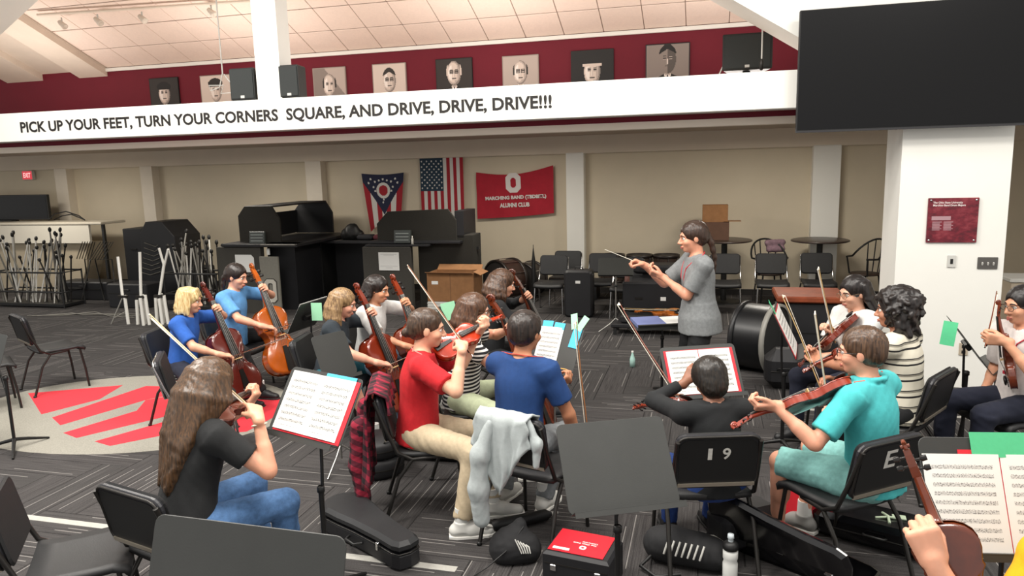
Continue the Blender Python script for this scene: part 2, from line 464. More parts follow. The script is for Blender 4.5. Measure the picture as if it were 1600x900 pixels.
# ================================================================= PROP BUILDERS
m_pad = M('black_vinyl_pad', '#1d1d1e', .55, var=.12, vscale=20, bump=.1, bscale=150)
m_shell = M('chair_shell', '#26262a', .38, var=.1, vscale=12)
m_frame = M('chair_frame', '#33312f', .35, metal=.6)
m_chrome = M('chrome', '#c8c8c8', .22, metal=1)
m_rail = M('brushed_rail', '#c9bfae', .3, metal=.8)
m_stand = M('stand_enamel', '#30312f', .5, var=.08, vscale=6, bump=.04, bscale=200)
m_standdk = M('stand_tube', '#131313', .4)
m_steel = M('stand_steel', '#b5b3ae', .3, metal=.9)
def rrect(w, h, r, n=5, taper=0):
    """rounded rectangle outline; the top is wider by taper"""
    out = []
    for cx, cy, a0 in ((w/2-r, -h/2+r, -PI/2), (w/2-r, h/2-r, 0), (-w/2+r, h/2-r, PI/2), (-w/2+r, -h/2+r, PI)):
        for k in range(n):
            a = a0+PI/2*k/(n-1); y = cy+r*math.sin(a); x = cx+r*math.cos(a)
            out.append((x*(1+taper*y/h), y))
    return out
def Rx(a): return Matrix.Rotation(a, 3, 'X')
def Ry(a): return Matrix.Rotation(a, 3, 'Y')
def Rz(a): return Matrix.Rotation(a, 3, 'Z')

def chair(label, x, y, face, group=None, frame_m=None, number=None, z=0):
    """posture chair, front towards local +y; face = world angle of the front"""
    fm = frame_m or m_frame
    t = thing('orchestra_chair', label, 'chair', (x, y, z+.007), rad(face)-PI/2, group)
    b = MB(); n = 8                                               # seat with rolled front edge
    prof = [(-.20, .455), (-.10, .447), (.05, .448), (.15, .452), (.205, .44), (.225, .415)]
    vs = []; fs = []
    for (yy, zz) in prof:
        for k in range(n+1):
            s = k/n*2-1; vs.append((s*(.225 if yy > -.1 else .215), yy, zz+.012*s*s))
    m = len(prof)*(n+1)
    for (yy, zz) in prof:
        for k in range(n+1):
            s = k/n*2-1; vs.append((s*(.225 if yy > -.1 else .215), yy-(.012 if yy > .2 else 0), zz-.03+.012*s*s))
    for i in range(len(prof)-1):
        for k in range(n):
            a = i*(n+1)+k; fs.append((a, a+1, a+n+2, a+n+1)); a += m; fs.append((a, a+n+1, a+n+2, a+1))
        a = i*(n+1); fs.append((a, a+n+1, a+n+1+m, a+m)); a += n; fs.append((a, a+m, a+n+1+m, a+n+1))
    for k in range(n):
        fs.append((k, k+m, k+1+m, k+1)); a = (len(prof)-1)*(n+1)+k; fs.append((a, a+1, a+1+m, a+m))
    b.add(vs, fs, True); b.build('seat', m_pad, t)
    Rb = Rx(PI/2+rad(12))                                       # local x,y,z of the back -> leaning plane
    c = Vector((0, -.265, .685))
    b = MB().rprism(rrect(.44, .31, .055, taper=.03), -.004, .03, .012, c, Rb.inverted() if False else Rx(PI/2-rad(-12)))
    # the pad looks forward (+y): the prism's +z faces -y, so shift accordingly
    bk = b.build('backrest', m_shell, t)
    Rk = Rx(PI/2-rad(-12)); zb = Rk@Vector((0, 0, 1))
    MB().rprism(rrect(.40, .27, .045), 0, .002, 0, c+zb*.0302-Vector((0, 0, .002)), Rk).build('back_panel', m_dark, bk)
    MB().rprism(rrect(.43, .30, .05), -.02, 0, .01, c-zb*.002, Rk).build('pad', m_pad, bk)
    rim = [c+zb*.03+Rk@Vector((p[0], p[1], 0)) for p in rrect(.425, .295, .05)]
    MB().tube(rim+[rim[0]], .0075, 6, False).build('rim', fm, bk)
    if number:
        m_num = M('stencil_paint', '#cfcdc6', .7, var=.1, vscale=60)
        Rn = Matrix((-(Rk@Vector((1, 0, 0))), Rk@Vector((0, 1, 0)), -zb)).transposed()
        if Rn.determinant() < 0 or True:
            xx = Vector((1, 0, 0)); yy = Rk@Vector((0, 1, 0)); zz = xx.cross(yy); Rn = Matrix((xx, yy, zz)).transposed()
        chs = number.split()
        for i, ch_ in enumerate(chs):
            ox = (i-(len(chs)-1)/2)*.085
            text('number', ch_, m_num, bk, .022 if ch_ == '1' else .042 if len(chs) > 1 else .075, .068 if len(chs) > 1 else .1, c+zb*.0335+Rk@Vector((ox, .05, 0)), Rn, ext=0, bold=.02)
    lo = c+Rk@Vector((0, -.135, 0))
    MB().box(lo+zb*.034, (.40, .02, .008), Rk).build('rail', m_rail, t)
    for s in (-1, 1):
        MB().tube([(s*.205, .17, .425), (s*.215, .2, .2), (s*.222, .215, .0)], .0115, 7).build('leg', fm, t)
        MB().tube([(s*.222, -.11, .42), (s*.228, -.2, .3), (s*.235, -.30, .0)], .0125, 7).build('leg', fm, t)
        MB().tube([(s*.21, .05, .425), (s*.222, -.11, .42), (s*.226, -.2, .47), (s*.219, -.262, .62), (s*.212, -.325, .80)], .0125, 7).build('back_post', fm, t)
        MB().lathe([(0, .0), (.016, 0), (.014, .02), (.0, .021)], 8, (s*.235, -.30, 0)).build('glide', m_dark, t)
    MB().tube([(-.212, .17, .415), (.212, .17, .415)], .009, 6).build('crossbar', fm, t)
    return t

def stand(label, x, y, face, zc, tilt=62, w=.5, h=.335, heavy=True, lip=True, dx=0, group=None, holes=True, roll=0, sh_=.056):
    """music stand; the player's side is local -y, face = world angle the player looks along"""
    t = thing('music_stand', label, 'music stand', (x, y, .007), rad(face)-PI/2, group)
    Rd = Rx(rad(tilt))@Rz(rad(roll))                                               # desk plane: x right, y up the slope, z towards the player's eye
    c = Vector((dx, 0, zc)); zd = Rd@Vector((0, 0, 1)); yd = Rd@Vector((0, 1, 0)); xd = Rd@Vector((1, 0, 0))
    m = m_stand
    dk = MB().rprism(rrect(w, h, .028), -.004, .0, .0015, c, Rd).build('desk', m, t)
    if lip:
        MB().box(c-yd*(h/2-.0)+zd*(sh_/2-.002), (w-.012, .003, sh_), Rd).build('shelf', m, t)
        MB().box(c-yd*(h/2+.012)+zd*(sh_-.004), (w-.012, .026, .003), Rd).build('shelf_lip', m, t)
    MB().box(c-zd*.02, (.16, .05, .03), Rd, .006).build('desk_bracket', m_standdk, t)
    top = c-zd*.035
    pm = m_standdk if heavy else m_steel
    MB().tube([(dx, top.y, top.z+.01), (dx*.3, top.y*.6, max(.45, top.z-.3)), (0, 0, .42)], .0085, 8).build('inner_tube', m_steel if not heavy else m_standdk, t)
    MB().tube([(0, 0, .06), (0, 0, min(.62, zc-.12))], .0135 if heavy else .009, 8).build('pole', pm, t)
    MB().lathe([(.015, 0), (.02, .004), (.02, .03), (.015, .034)], 10, (0, 0, min(.62, zc-.12)-.03)).build('clutch', m_dark, t)
    for k in range(3):
        a = rad(90+120*k)
        if heavy:
            p = [Vector((0, 0, .085)), Vector((math.cos(a)*.10, math.sin(a)*.10, .06)), Vector((math.cos(a)*.27, math.sin(a)*.27, .008))]
            MB().tube(p, [.016, .014, .009], 7).build('leg', m_standdk, t)
        else:
            p = [Vector((0, 0, .17)), Vector((math.cos(a)*.09, math.sin(a)*.09, .10)), Vector((math.cos(a)*.26, math.sin(a)*.26, .006))]
            MB().tube(p, .007, 6).build('leg', m_steel, t)
    bpy.context.view_layer.update()
    t_m = Matrix.Translation((x, y, .007))@Matrix.Rotation(rad(face)-PI/2, 4, 'Z')
    return t, t_m@frame(c, xd, yd, zd), (w, h)

# ---- paper
def music_material(name, rows, cols=1, ink=.55):
    d = Nd(name); uv = d.n('ShaderNodeUVMap'); uv.uv_map = 'UVMap'; sp = d.n('ShaderNodeSeparateXYZ'); d.l(uv.outputs[0], sp.inputs[0])
    x, y = sp.outputs[0], sp.outputs[1]
    xc = d.math('FRACT', d.math('MULTIPLY', x, cols)); yr = d.math('MULTIPLY', y, rows); fr = d.math('FRACT', yr)
    inx = d.math('MULTIPLY', d.math('GREATER_THAN', xc, .1), d.math('LESS_THAN', xc, .9))
    iny = d.math('MULTIPLY', d.math('GREATER_THAN', y, .07), d.math('LESS_THAN', y, .9))
    band = d.math('LESS_THAN', d.math('ABSOLUTE', d.math('SUBTRACT', fr, .5)), .2)
    st = d.math('LESS_THAN', d.math('FRACT', d.math('MULTIPLY', d.math('SUBTRACT', fr, .3), 10.0)), .22)
    cb = d.n('ShaderNodeCombineXYZ'); d.l(d.math('MULTIPLY', x, 55*cols), cb.inputs[0]); d.l(d.math('MULTIPLY', yr, 7.0), cb.inputs[1])
    nt = d.math('GREATER_THAN', d.noise(cb.outputs[0], 1.0, 1), .56)
    band2 = d.math('LESS_THAN', d.math('ABSOLUTE', d.math('SUBTRACT', fr, .52)), .24)
    k = d.math('MULTIPLY', d.math('MULTIPLY', inx, iny), d.math('MAXIMUM', d.math('MULTIPLY', band, d.math('MULTIPLY_ADD', st, .45, .22)), d.math('MULTIPLY', nt, band2)))
    d.l(d.mix(d.math('MULTIPLY', k, ink), lin('#dededa'), lin('#202022')), d.b.inputs['Base Color'])
    d.b.inputs['Roughness'].default_value = .8; return d.m
m_music = music_material('printed_music', 9, 1, 1.0); m_music2 = music_material('printed_music_close', 11, 1, .75)
def sheet(name, label, cat, mat, dm, u, v, w, h, lift, rot=0, curl=.004, group=None, thick=.0012):
    """paper lying on a desk frame dm at (u, v)"""
    t = MB(); n = 8; vs = []; fs = []
    for j in (0, 1):
        for i in range(n+1):
            s = i/n
            for q in (0, 1): vs.append(((s-.5)*w, (q-.5)*h, curl*math.sin(PI*s)-(thick if j else 0)))
    m = 2*(n+1)
    for i in range(n):
        a = 2*i; fs.append((a, a+2, a+3, a+1)); a += m; fs.append((a, a+1, a+3, a+2))
        a = 2*i; fs.append((a, a+m, a+m+2, a+2)); fs.append((a+1, a+3, a+m+3, a+m+1))
    fs += [(0, 1, m+1, m), (2*n, 2*n+m, 2*n+m+1, 2*n+1)]
    t.add(vs, fs); me = t.mesh(name, mat)
    uvl = me.uv_layers.new(name='UVMap')
    for p in me.polygons:
        for li in p.loop_indices:
            c = me.vertices[me.loops[li].vertex_index].co; uvl.data[li].uv = (c.x/w+.5, c.y/h+.5)
    o = link(name, me); tag(o, label, cat, group)
    o.matrix_world = dm@Matrix.Translation((u, v, lift))@Matrix.Rotation(rad(rot), 4, 'Z'); return o
def card(name, label, cat, mat, M4, w, h, thick=.002, group=None):
    b = MB().box((0, 0, thick/2), (w, h, thick)); o = b.build(name, mat); tag(o, label, cat, group); o.matrix_world = M4; return o

# ---- string instruments. local: y from tail to scroll, z out of the top plate, origin at the tail of the body on the rib line
OUT = [(0, .0), (.0015, .02), (.007, .048), (.02, .075), (.04, .093), (.065, .102), (.09, .104), (.115, .0985), (.135, .088), (.147, .0815), (.152, .079),
       (.157, .070), (.17, .0595), (.19, .0545), (.21, .057), (.225, .064), (.234, .0715), (.239, .0735), (.247, .0705), (.26, .0745), (.28, .081), (.30, .0825),
       (.32, .0765), (.337, .062), (.348, .042), (.353, .02), (.355, 0)]
def instrument(name, label, cat, m4, L=.355, rib=.031, varnish='#8a3313', dark='#1a1210', top=None, cello=False, group=None, chin=True, back=None, pin=.2):
    k = L/.355
    t = thing(name, label, cat, group=group, mat=m4)
    vm = M(name+'_v_'+varnish, varnish, .25, var=.22, vscale=14/k, coat=.6)
    tp = M(name+'_t_'+(top or varnish), top or varnish, .25, var=.2, vscale=10/k, coat=.6)
    bkm = M(name+'_b_'+(back or varnish), back or varnish, .25, var=.22, vscale=12/k, coat=.6)
    dk = M('ebony', '#15110f', .35)
    pts = [(w_*k, y*k) for y, w_ in OUT] ; ring = pts+[(-x, y) for x, y in reversed(pts[1:-1])]; n = len(ring)
    z0, z1 = -rib, 0.0
    vs = [(x, y, z0) for x, y in ring]+[(x, y, z1) for x, y in ring]
    MB().add(vs, [(i, (i+1) % n, n+(i+1) % n, n+i)[::-1] for i in range(n)], True).build('ribs', vm, t)
    def plate(nm, m, z, sgn, arch):
        vs = []; fs = []; rings = [(1.025, 0), (1.03, .004*k), (.93, .0055*k), (.8, .35*arch), (.6, .72*arch), (.35, .94*arch)]
        cy = .178*k
        for (s, hh) in rings:
            for (x, y) in ring: vs.append((x*s, cy+(y-cy)*(s if s > 1 else 1-(1-s)*.97), z+sgn*hh))
        vs.append((0, cy, z+sgn*arch))
        for j in range(len(rings)-1):
            for i in range(n):
                q = (j*n+i, j*n+(i+1) % n, (j+1)*n+(i+1) % n, (j+1)*n+i); fs.append(q if sgn < 0 else q[::-1])
        j = len(rings)-1
        for i in range(n):
            q = (j*n+i, j*n+(i+1) % n, len(vs)-1); fs.append(q if sgn < 0 else q[::-1])
        return MB().add(vs, fs, True).build(nm, m, t)
    tpl = plate('top_plate', tp, z1, 1, .017*k); plate('back_plate', bkm, z0, -1, .016*k)
    for s in (-1, 1):                                           # f-holes
        f = [(.022, .232), (.027, .226), (.024, .216), (.031, .195), (.038, .175), (.036, .166), (.042, .161)]
        MB().tube([(s*a*k, b*k, (.0165-.9*abs(a)*.13)*k) for a, b in f], [.0022*k]*7, 5, True).build('f_hole', dk, tpl)
    nl = .130*k if not cello else .28
    nk = MB().tube([(0, L-.004*k, -.014*k if not cello else -.05), (0, L+.012*k, .0), (0, L+nl*.5, .004*k), (0, L+nl, .004*k)], [.02*k, .0145*k, .0125*k, .0115*k], 10)
    nk.build('neck', vm, t)
    hz = .030*k
    vs = []
    for (y, w_, z) in ((.60*L, .021*k, hz*.98), (L+nl, .012*k, .013*k)):
        vs += [(-w_, y, z), (0, y, z+.004*k), (w_, y, z), (w_, y, z-.006*k), (-w_, y, z-.006*k)]
    MB().add(vs, [(i, (i+1) % 5, 5+(i+1) % 5, 5+i) for i in range(5)]+[(4, 3, 2, 1, 0), (5, 6, 7, 8, 9)]).build('fingerboard', dk, t)
    y0 = L+nl                                                    # peg box and scroll
    sc = MB(); vs = []
    for (y, w_, zt, zb) in ((0, .0125, .012, -.004), (.03, .0115, .008, -.012), (.065, .0095, .0, -.02), (.08, .009, -.004, -.022)):
        vs += [(-w_*k, y0+y*k, zt*k), (w_*k, y0+y*k, zt*k), (w_*k, y0+y*k, zb*k), (-w_*k, y0+y*k, zb*k)]
    sc.add(vs, [(i, i+1, i+5, i+4) for j in range(3) for i in (j*4, j*4+1, j*4+2)]+[(j*4+3, j*4, j*4+4, j*4+7) for j in range(3)]+[(3, 2, 1, 0), (12, 13, 14, 15)])
    sp = []; rr = []
    for q in range(15):
        a = q/14*3.3*PI; r_ = (.017-.0125*q/14)*k; sp.append((0, y0+.088*k+r_*math.sin(a+.6), -.010*k+r_*math.cos(a+.6)*-1)); rr.append((.0065-.002*q/14)*k)
    sc.tube(sp, rr, 6); sc.tube([(-.012*k, y0+.088*k, -.010*k), (.012*k, y0+.088*k, -.010*k)], .0055*k, 8)
    sc.build('scroll', vm, t)
    for i, (y, s) in enumerate(((.018, -1), (.032, 1), (.047, -1), (.06, 1))):
        z = (.002-.0085*i/1.5)*k
        MB().tube([(-s*.012*k, y0+y*k, z), (s*.024*k, y0+y*k, z)], .0035*k, 6).tube([(s*.022*k, y0+y*k, z), (s*.028*k, y0+y*k, z), (s*.041*k, y0+y*k, z)], [.003*k, .009*k, .0075*k], 6, True, ((0, 0, 1), .5)).build('peg', dk, t)
    by = .55*L
    MB().box((0, by, .0255*k if not cello else .028*k), (.04*k, .004*k, .02*k if not cello else .03*k), Rx(0)).build('bridge', M('maple', '#d8b47c', .5), t)
    MB().add([(-.0105*k, by-.055*k, .024*k), (.0105*k, by-.055*k, .024*k), (.022*k, .012*k, .016*k), (-.022*k, .012*k, .016*k), (-.0105*k, by-.055*k, .019*k), (.0105*k, by-.055*k, .019*k), (.022*k, .012*k, .010*k), (-.022*k, .012*k, .010*k)][:8],
             [(0, 3, 2, 1), (4, 5, 6, 7), (0, 1, 5, 4), (1, 2, 6, 5), (2, 3, 7, 6), (3, 0, 4, 7)]).build('tailpiece', dk, t)
    s4 = MB()
    for i in range(4):
        x = (i-1.5)*.011*k
        s4.tube([(x*.8, by-.05*k, .025*k), (x, by, .037*k if not cello else .044*k), (x*.5, y0, .0175*k)], .0008*k+.0002, 4, False)
    s4.build('strings', m_steel, t)
    if chin and not cello:
        MB().ell((-.045*k, .04*k, .026*k), (.045*k, .034*k, .010*k), None, 14, 8).build('chin_rest', dk, t)
    if cello:
        MB().tube([(0, -pin, -rib/2), (0, .02, -rib/2)], .006, 8).build('endpin', m_steel, t)
        MB().lathe([(0, 0), (.018, .0), (.022, .03), (.012, .05)], 10, (0, -.045, -rib/2), Rx(-PI/2)).build('endpin_collar', dk, t)
    return t
def bow(label, frog, tip, hint=(0, 0, 1), stick='#6b2f17', group=None, L=None, name='bow'):
    frog, tip = Vector(frog), Vector(tip)
    if L: tip = frog+(tip-frog).normalized()*L
    n = (tip-frog).length; m4 = axes(frog, tip-frog, hint)
    t = thing(name, label, 'bow', group=group, mat=m4)
    MB().tube([(0, -.03, .012), (0, n*.25, .010), (0, n*.55, .006), (0, n*.85, .010), (0, n, .016)], [.0046, .0044, .004, .0035, .003], 7).build('stick', M('bow_wood_'+stick, stick, .35, var=.15, vscale=20), t)
    MB().box((0, .02, .002), (.012, .045, .018), None, .002).build('frog', m_dark, t)
    MB().box((0, n/2+.01, -.006+.002), (.009, n-.03, .0016)).build('hair_ribbon', M('horsehair', '#eee6d4', .6), t)
    MB().add([(-.004, n-.02, .014), (.004, n-.02, .014), (.003, n+.006, .014), (-.003, n+.006, .014), (-.003, n-.008, -.006), (.003, n-.008, -.006)],
             [(0, 1, 2, 3), (0, 4, 5, 1), (1, 5, 2), (2, 5, 4, 3), (3, 4, 0)]).build('tip_plate', M('ivory', '#e8e0d0', .5), t)
    MB().tube([(0, -.045, .012), (0, -.028, .012)], .0055, 7).build('screw', m_chrome, t)
    return t
# ================================================================= PEOPLE
# every body, garment and head of hair is one closed surface: a blend of tapered limbs sampled on a grid and skinned by surface nets
F32 = np.float32
class Field:
    def __init__(s, vox): s.vox = vox; s.p = []; s.post = []
    def _add(s, fn, lo, hi, k, op): s.p.append((fn, np.array(lo, float), np.array(hi, float), k, op)); return s
    def rc(s, a, b, ra, rb=None, k=.02, op='u'):
        """tapered limb with round ends"""
        a = np.array(a, float); b = np.array(b, float); rb = ra if rb is None else rb; ab = b-a; L2 = max(1e-9, float(ab@ab)); R = max(ra, rb)
        def fn(X, Y, Z):
            px, py, pz = X-a[0], Y-a[1], Z-a[2]
            t = np.clip((px*ab[0]+py*ab[1]+pz*ab[2])/L2, 0, 1)
            return np.sqrt((px-t*ab[0])**2+(py-t*ab[1])**2+(pz-t*ab[2])**2)-(ra+(rb-ra)*t)
        return s._add(fn, np.minimum(a, b)-R, np.maximum(a, b)+R, k, op)
    def cone(s, a, b, ra, rb, k=.01, op='u', ell=None, over=.0):
        """tapered tube with flat ends; ell=(axis x, wa, da, wb, db, axis y) makes the section an ellipse"""
        a = np.array(a, float); b = np.array(b, float); ab = b-a; L = float(np.linalg.norm(ab)); u = ab/L
        R = max(ra, rb) if ell is None else max(ell[1:5])
        def fn(X, Y, Z):
            px, py, pz = X-a[0], Y-a[1], Z-a[2]
            t = px*u[0]+py*u[1]+pz*u[2]; q = np.clip(t/L, 0, 1)
            if ell is None:
                r = np.sqrt(np.maximum(px*px+py*py+pz*pz-t*t, 0))-(ra+(rb-ra)*q)
            else:
                ex, wa, da, wb, db, ey = ell
                x = px*ex[0]+py*ex[1]+pz*ex[2]; y = px*ey[0]+py*ey[1]+pz*ey[2]
                w_ = wa+(wb-wa)*q; d_ = da+(db-da)*q
                r = (np.sqrt((x/w_)**2+(y/d_)**2)-1)*np.minimum(w_, d_)
            return np.maximum(r, np.maximum(-t, t-L))
        return s._add(fn, np.minimum(a, b)-R, np.maximum(a, b)+R, k, op)
    def sect(s, a, u, ex, ey, ts, ws, ds, k=.03):
        """tube along u with elliptical sections given at stations ts"""
        a, u, ex, ey = (np.array(q, float) for q in (a, u, ex, ey)); ts, ws, ds = (np.array(q, float) for q in (ts, ws, ds))
        from_, to_ = a+u*ts[0], a+u*ts[-1]; m = max(ws.max(), ds.max())
        tt = np.linspace(ts[0], ts[-1], 60); sm = lambda v: np.convolve(np.pad(np.interp(tt, ts, v), 4, 'edge'), np.ones(9)/9, 'valid')
        W_, D_ = sm(ws), sm(ds)
        def fn(X, Y, Z):
            px, py, pz = X-a[0], Y-a[1], Z-a[2]
            t = px*u[0]+py*u[1]+pz*u[2]; x = px*ex[0]+py*ex[1]+pz*ex[2]; y = px*ey[0]+py*ey[1]+pz*ey[2]
            w_ = np.interp(t, tt, W_); d_ = np.interp(t, tt, D_)
            return np.maximum((np.sqrt((x/w_)**2+(y/d_)**2)-1)*np.minimum(w_, d_)*1.05, np.maximum(ts[0]-t, t-ts[-1]))
        return s._add(fn, np.minimum(from_, to_)-m, np.maximum(from_, to_)+m, k, 'u')
    def ell(s, c, r, R=None, k=.02, op='u'):
        c = np.array(c, float); r = np.array(r, float); R = np.eye(3) if R is None else np.array(R, float); m = r.max()
        def fn(X, Y, Z):
            px, py, pz = X-c[0], Y-c[1], Z-c[2]
            x = (px*R[0, 0]+py*R[1, 0]+pz*R[2, 0])/r[0]; y = (px*R[0, 1]+py*R[1, 1]+pz*R[2, 1])/r[1]; z = (px*R[0, 2]+py*R[1, 2]+pz*R[2, 2])/r[2]
            k0 = np.sqrt(x*x+y*y+z*z); k1 = np.sqrt((x/r[0])**2+(y/r[1])**2+(z/r[2])**2)+1e-6
            return k0*(k0-1)/k1
        return s._add(fn, c-m, c+m, k, op)
    def half(s, p, n, k=.01):
        """cut away everything on the side n points to"""
        p = np.array(p, float); n = np.array(n, float); n /= np.linalg.norm(n)
        def fn(X, Y, Z): return -((X-p[0])*n[0]+(Y-p[1])*n[1]+(Z-p[2])*n[2])
        return s._add(fn, [-99]*3, [99]*3, k, 's')
    def value(s, p):
        D = 1.0; x, y, z = (np.array([float(q)]) for q in p)
        for fn, lo, hi, k, op in s.p:
            d = float(fn(x, y, z)[0])
            if op == 'u':
                h = min(1, max(0, .5+.5*(D-d)/k)); D = D*(1-h)+d*h-k*h*(1-h)
            else: D = max(D, -d)
        return D
    def mesh(s, name, mats, origin=(0, 0, 0)):
        ad = [q for q in s.p if q[4] == 'u']; pad = s.vox*3+.012
        lo = np.min([q[1] for q in ad], 0)-pad; hi = np.max([q[2] for q in ad], 0)+pad
        n = np.ceil((hi-lo)/s.vox).astype(int)+1
        ax = [(lo[i]+s.vox*np.arange(n[i])).astype(F32) for i in range(3)]
        D = np.full(n, .5, F32)
        for fn, a, b, k, op in s.p:
            m = k+s.vox*2
            i0 = np.clip(np.floor((a-m-lo)/s.vox).astype(int), 0, n); i1 = np.clip(np.ceil((b+m-lo)/s.vox).astype(int)+1, 0, n)
            if np.any(i1 <= i0): continue
            sl = tuple(slice(i0[i], i1[i]) for i in range(3))
            X = ax[0][sl[0]][:, None, None]; Y = ax[1][sl[1]][None, :, None]; Z = ax[2][sl[2]][None, None, :]
            d = fn(X, Y, Z).astype(F32); E = D[sl]
            if op == 'u':
                h = np.clip(.5+.5*(E-d)/k, 0, 1); D[sl] = E*(1-h)+d*h-k*h*(1-h)
            else:
                h = np.clip(.5-.5*(E+d)/k, 0, 1); D[sl] = E*(1-h)-d*h+k*h*(1-h)
        for f in s.post:
            ii = np.nonzero(np.abs(D) < .05); D[ii] += f(ax[0][ii[0]], ax[1][ii[1]], ax[2][ii[2]]).astype(F32)
        return nets(D, lo, s.vox, name, mats, origin)
def nets(D, lo, vox, name, mats, origin):
    S = D < 0
    c = np.zeros(tuple(q-1 for q in D.shape), np.int8)
    for i in (0, 1):
        for j in (0, 1):
            for k in (0, 1): c += S[i:S.shape[0]-1+i, j:S.shape[1]-1+j, k:S.shape[2]-1+k]
    act = np.nonzero((c > 0) & (c < 8)); N = len(act[0])
    idx = np.full(c.shape, -1, np.int32); idx[act] = np.arange(N)
    I, J, K = act; cor = {}
    for i in (0, 1):
        for j in (0, 1):
            for k in (0, 1): cor[i, j, k] = D[I+i, J+j, K+k]
    pos = np.zeros((N, 3)); cnt = np.zeros(N)
    ks = list(cor)
    for a in ks:
        for ax in range(3):
            if a[ax]: continue
            b = list(a); b[ax] = 1; b = tuple(b)
            da, db = cor[a], cor[b]; m = (da < 0) != (db < 0)
            t = np.where(m, da/np.where(m, da-db, 1), 0)
            for q in range(3): pos[:, q] += np.where(m, a[q]+(t if q == ax else 0), 0)
            cnt += m
    pos = pos/cnt[:, None]
    P = np.stack([I, J, K], 1)+pos; P = lo+P*vox-np.array(origin)
    quads = []
    for ax in range(3):
        sl0 = [slice(None)]*3; sl1 = [slice(None)]*3; sl0[ax] = slice(0, -1); sl1[ax] = slice(1, None)
        A = S[tuple(sl0)]; B = S[tuple(sl1)]
        e = np.array(np.nonzero(A != B)).T
        o1, o2 = [(1, 2), (2, 0), (0, 1)][ax]
        ok = (e[:, o1] > 0) & (e[:, o2] > 0) & (e[:, o1] < c.shape[o1]) & (e[:, o2] < c.shape[o2]); e = e[ok]
        if len(e) == 0: continue
        flip = ~A[tuple(e.T)]
        q = []
        for d1, d2 in ((0, 0), (-1, 0), (-1, -1), (0, -1)):
            f = e.copy(); f[:, o1] += d1; f[:, o2] += d2; q.append(idx[tuple(f.T)])
        q = np.stack(q, 1); q[flip] = q[flip][:, ::-1]; quads.append(q)
    Q = np.concatenate(quads); Q = Q[(Q >= 0).all(1)]
    me = bpy.data.meshes.new(name); me.vertices.add(N); me.vertices.foreach_set('co', P.astype(F32).ravel())
    me.loops.add(Q.size); me.loops.foreach_set('vertex_index', Q.ravel().astype(np.int32))
    me.polygons.add(len(Q)); me.polygons.foreach_set('loop_start', np.arange(0, Q.size, 4, dtype=np.int32))
    try: me.polygons.foreach_set('loop_total', np.full(len(Q), 4, np.int32))
    except Exception: pass
    me.polygons.foreach_set('use_smooth', np.ones(len(Q), bool)); me.materials.append(mats); me.update(calc_edges=True); return me
def folds(amp, f=24, seed=0, stretch=(1, 1, 1)):
    rs = np.random.RandomState(seed); ks = rs.normal(size=(4, 3))*f*np.array(stretch); ph = rs.uniform(0, 6.28, 4); kw = rs.normal(size=(2, 3))*f*.35
    def fn(x, y, z):
        w1 = 1.3*np.sin(kw[0, 0]*x+kw[0, 1]*y+kw[0, 2]*z); w2 = 1.3*np.sin(kw[1, 0]*x+kw[1, 1]*y+kw[1, 2]*z+1)
        r = 0
        for i, k in enumerate(ks): 
            sn = np.sin(k[0]*x+k[1]*y+k[2]*z+ph[i]+(w1 if i % 2 else w2)); r = r+(1-np.abs(sn))*sn
        return amp*r*.6
    return fn

SKIN = {}
def skin_mat(col):
    if col in SKIN: return SKIN[col]
    d = Nd('skin_'+col.strip('#')); c = lin(col); v = d.coord('Object')
    f = d.noise(v, 14, 3)
    d.l(d.ramp(f, [(.3, tuple(x*.88 for x in c[:3])+(1,)), (.72, (min(1, c[0]*1.08), c[1]*1.02, c[2]*1.0, 1))]), d.b.inputs['Base Color'])
    d.b.inputs['Roughness'].default_value = .5; d.b.inputs['Subsurface Weight'].default_value = .08
    d.b.inputs['Subsurface Radius'].default_value = (.02, .008, .004); d.b.inputs['Subsurface Scale'].default_value = .3
    SKIN[col] = d.m; return d.m
def hair_mat(col, hi):
    nm = 'hair_'+col+hi
    if nm in _M: return _M[nm]
    d = Nd(nm); v = d.coord('Object', (120, 120, 3)); f = d.noise(v, 1.0, 2, .5)
    d.l(d.ramp(f, [(.32, lin(col)), (.78, lin(hi))]), d.b.inputs['Base Color'])
    d.b.inputs['Roughness'].default_value = .38; d.bump(f, .22, .004); _M[nm] = d.m; return d.m
def cloth_mat(name, col, var=.08, bump=.12, rough=.9):
    return M('cloth_'+name, col, rough, var=var, vscale=40, bump=bump, bscale=220)
def stripe_mat(name, cols, period, rot=(0, 0, 0)):
    """woven stripes: list of (start, colour) within one period along object z"""
    d = Nd('stripes_'+name); v = d.coord('Object', (1, 1, 1), rot); sp = d.n('ShaderNodeSeparateXYZ'); d.l(v, sp.inputs[0])
    z = d.math('ADD', sp.outputs[2], d.math('MULTIPLY', d.math('SUBTRACT', d.noise(d.coord('Object'), 5, 1), .5), .02))
    fr = d.math('FRACT', d.math('DIVIDE', z, period))
    x = d.n('ShaderNodeValToRGB'); x.color_ramp.interpolation = 'CONSTANT'; e = x.color_ramp.elements
    while len(e) < len(cols): e.new(.5)
    for el, (p, c) in zip(e, cols): el.position = p; el.color = lin(c)
    d.l(fr, x.inputs[0]); d.l(x.outputs[0], d.b.inputs['Base Color']); d.b.inputs['Roughness'].default_value = .9
    d.bump(d.noise(d.coord('Object'), 220), .1); return d.m

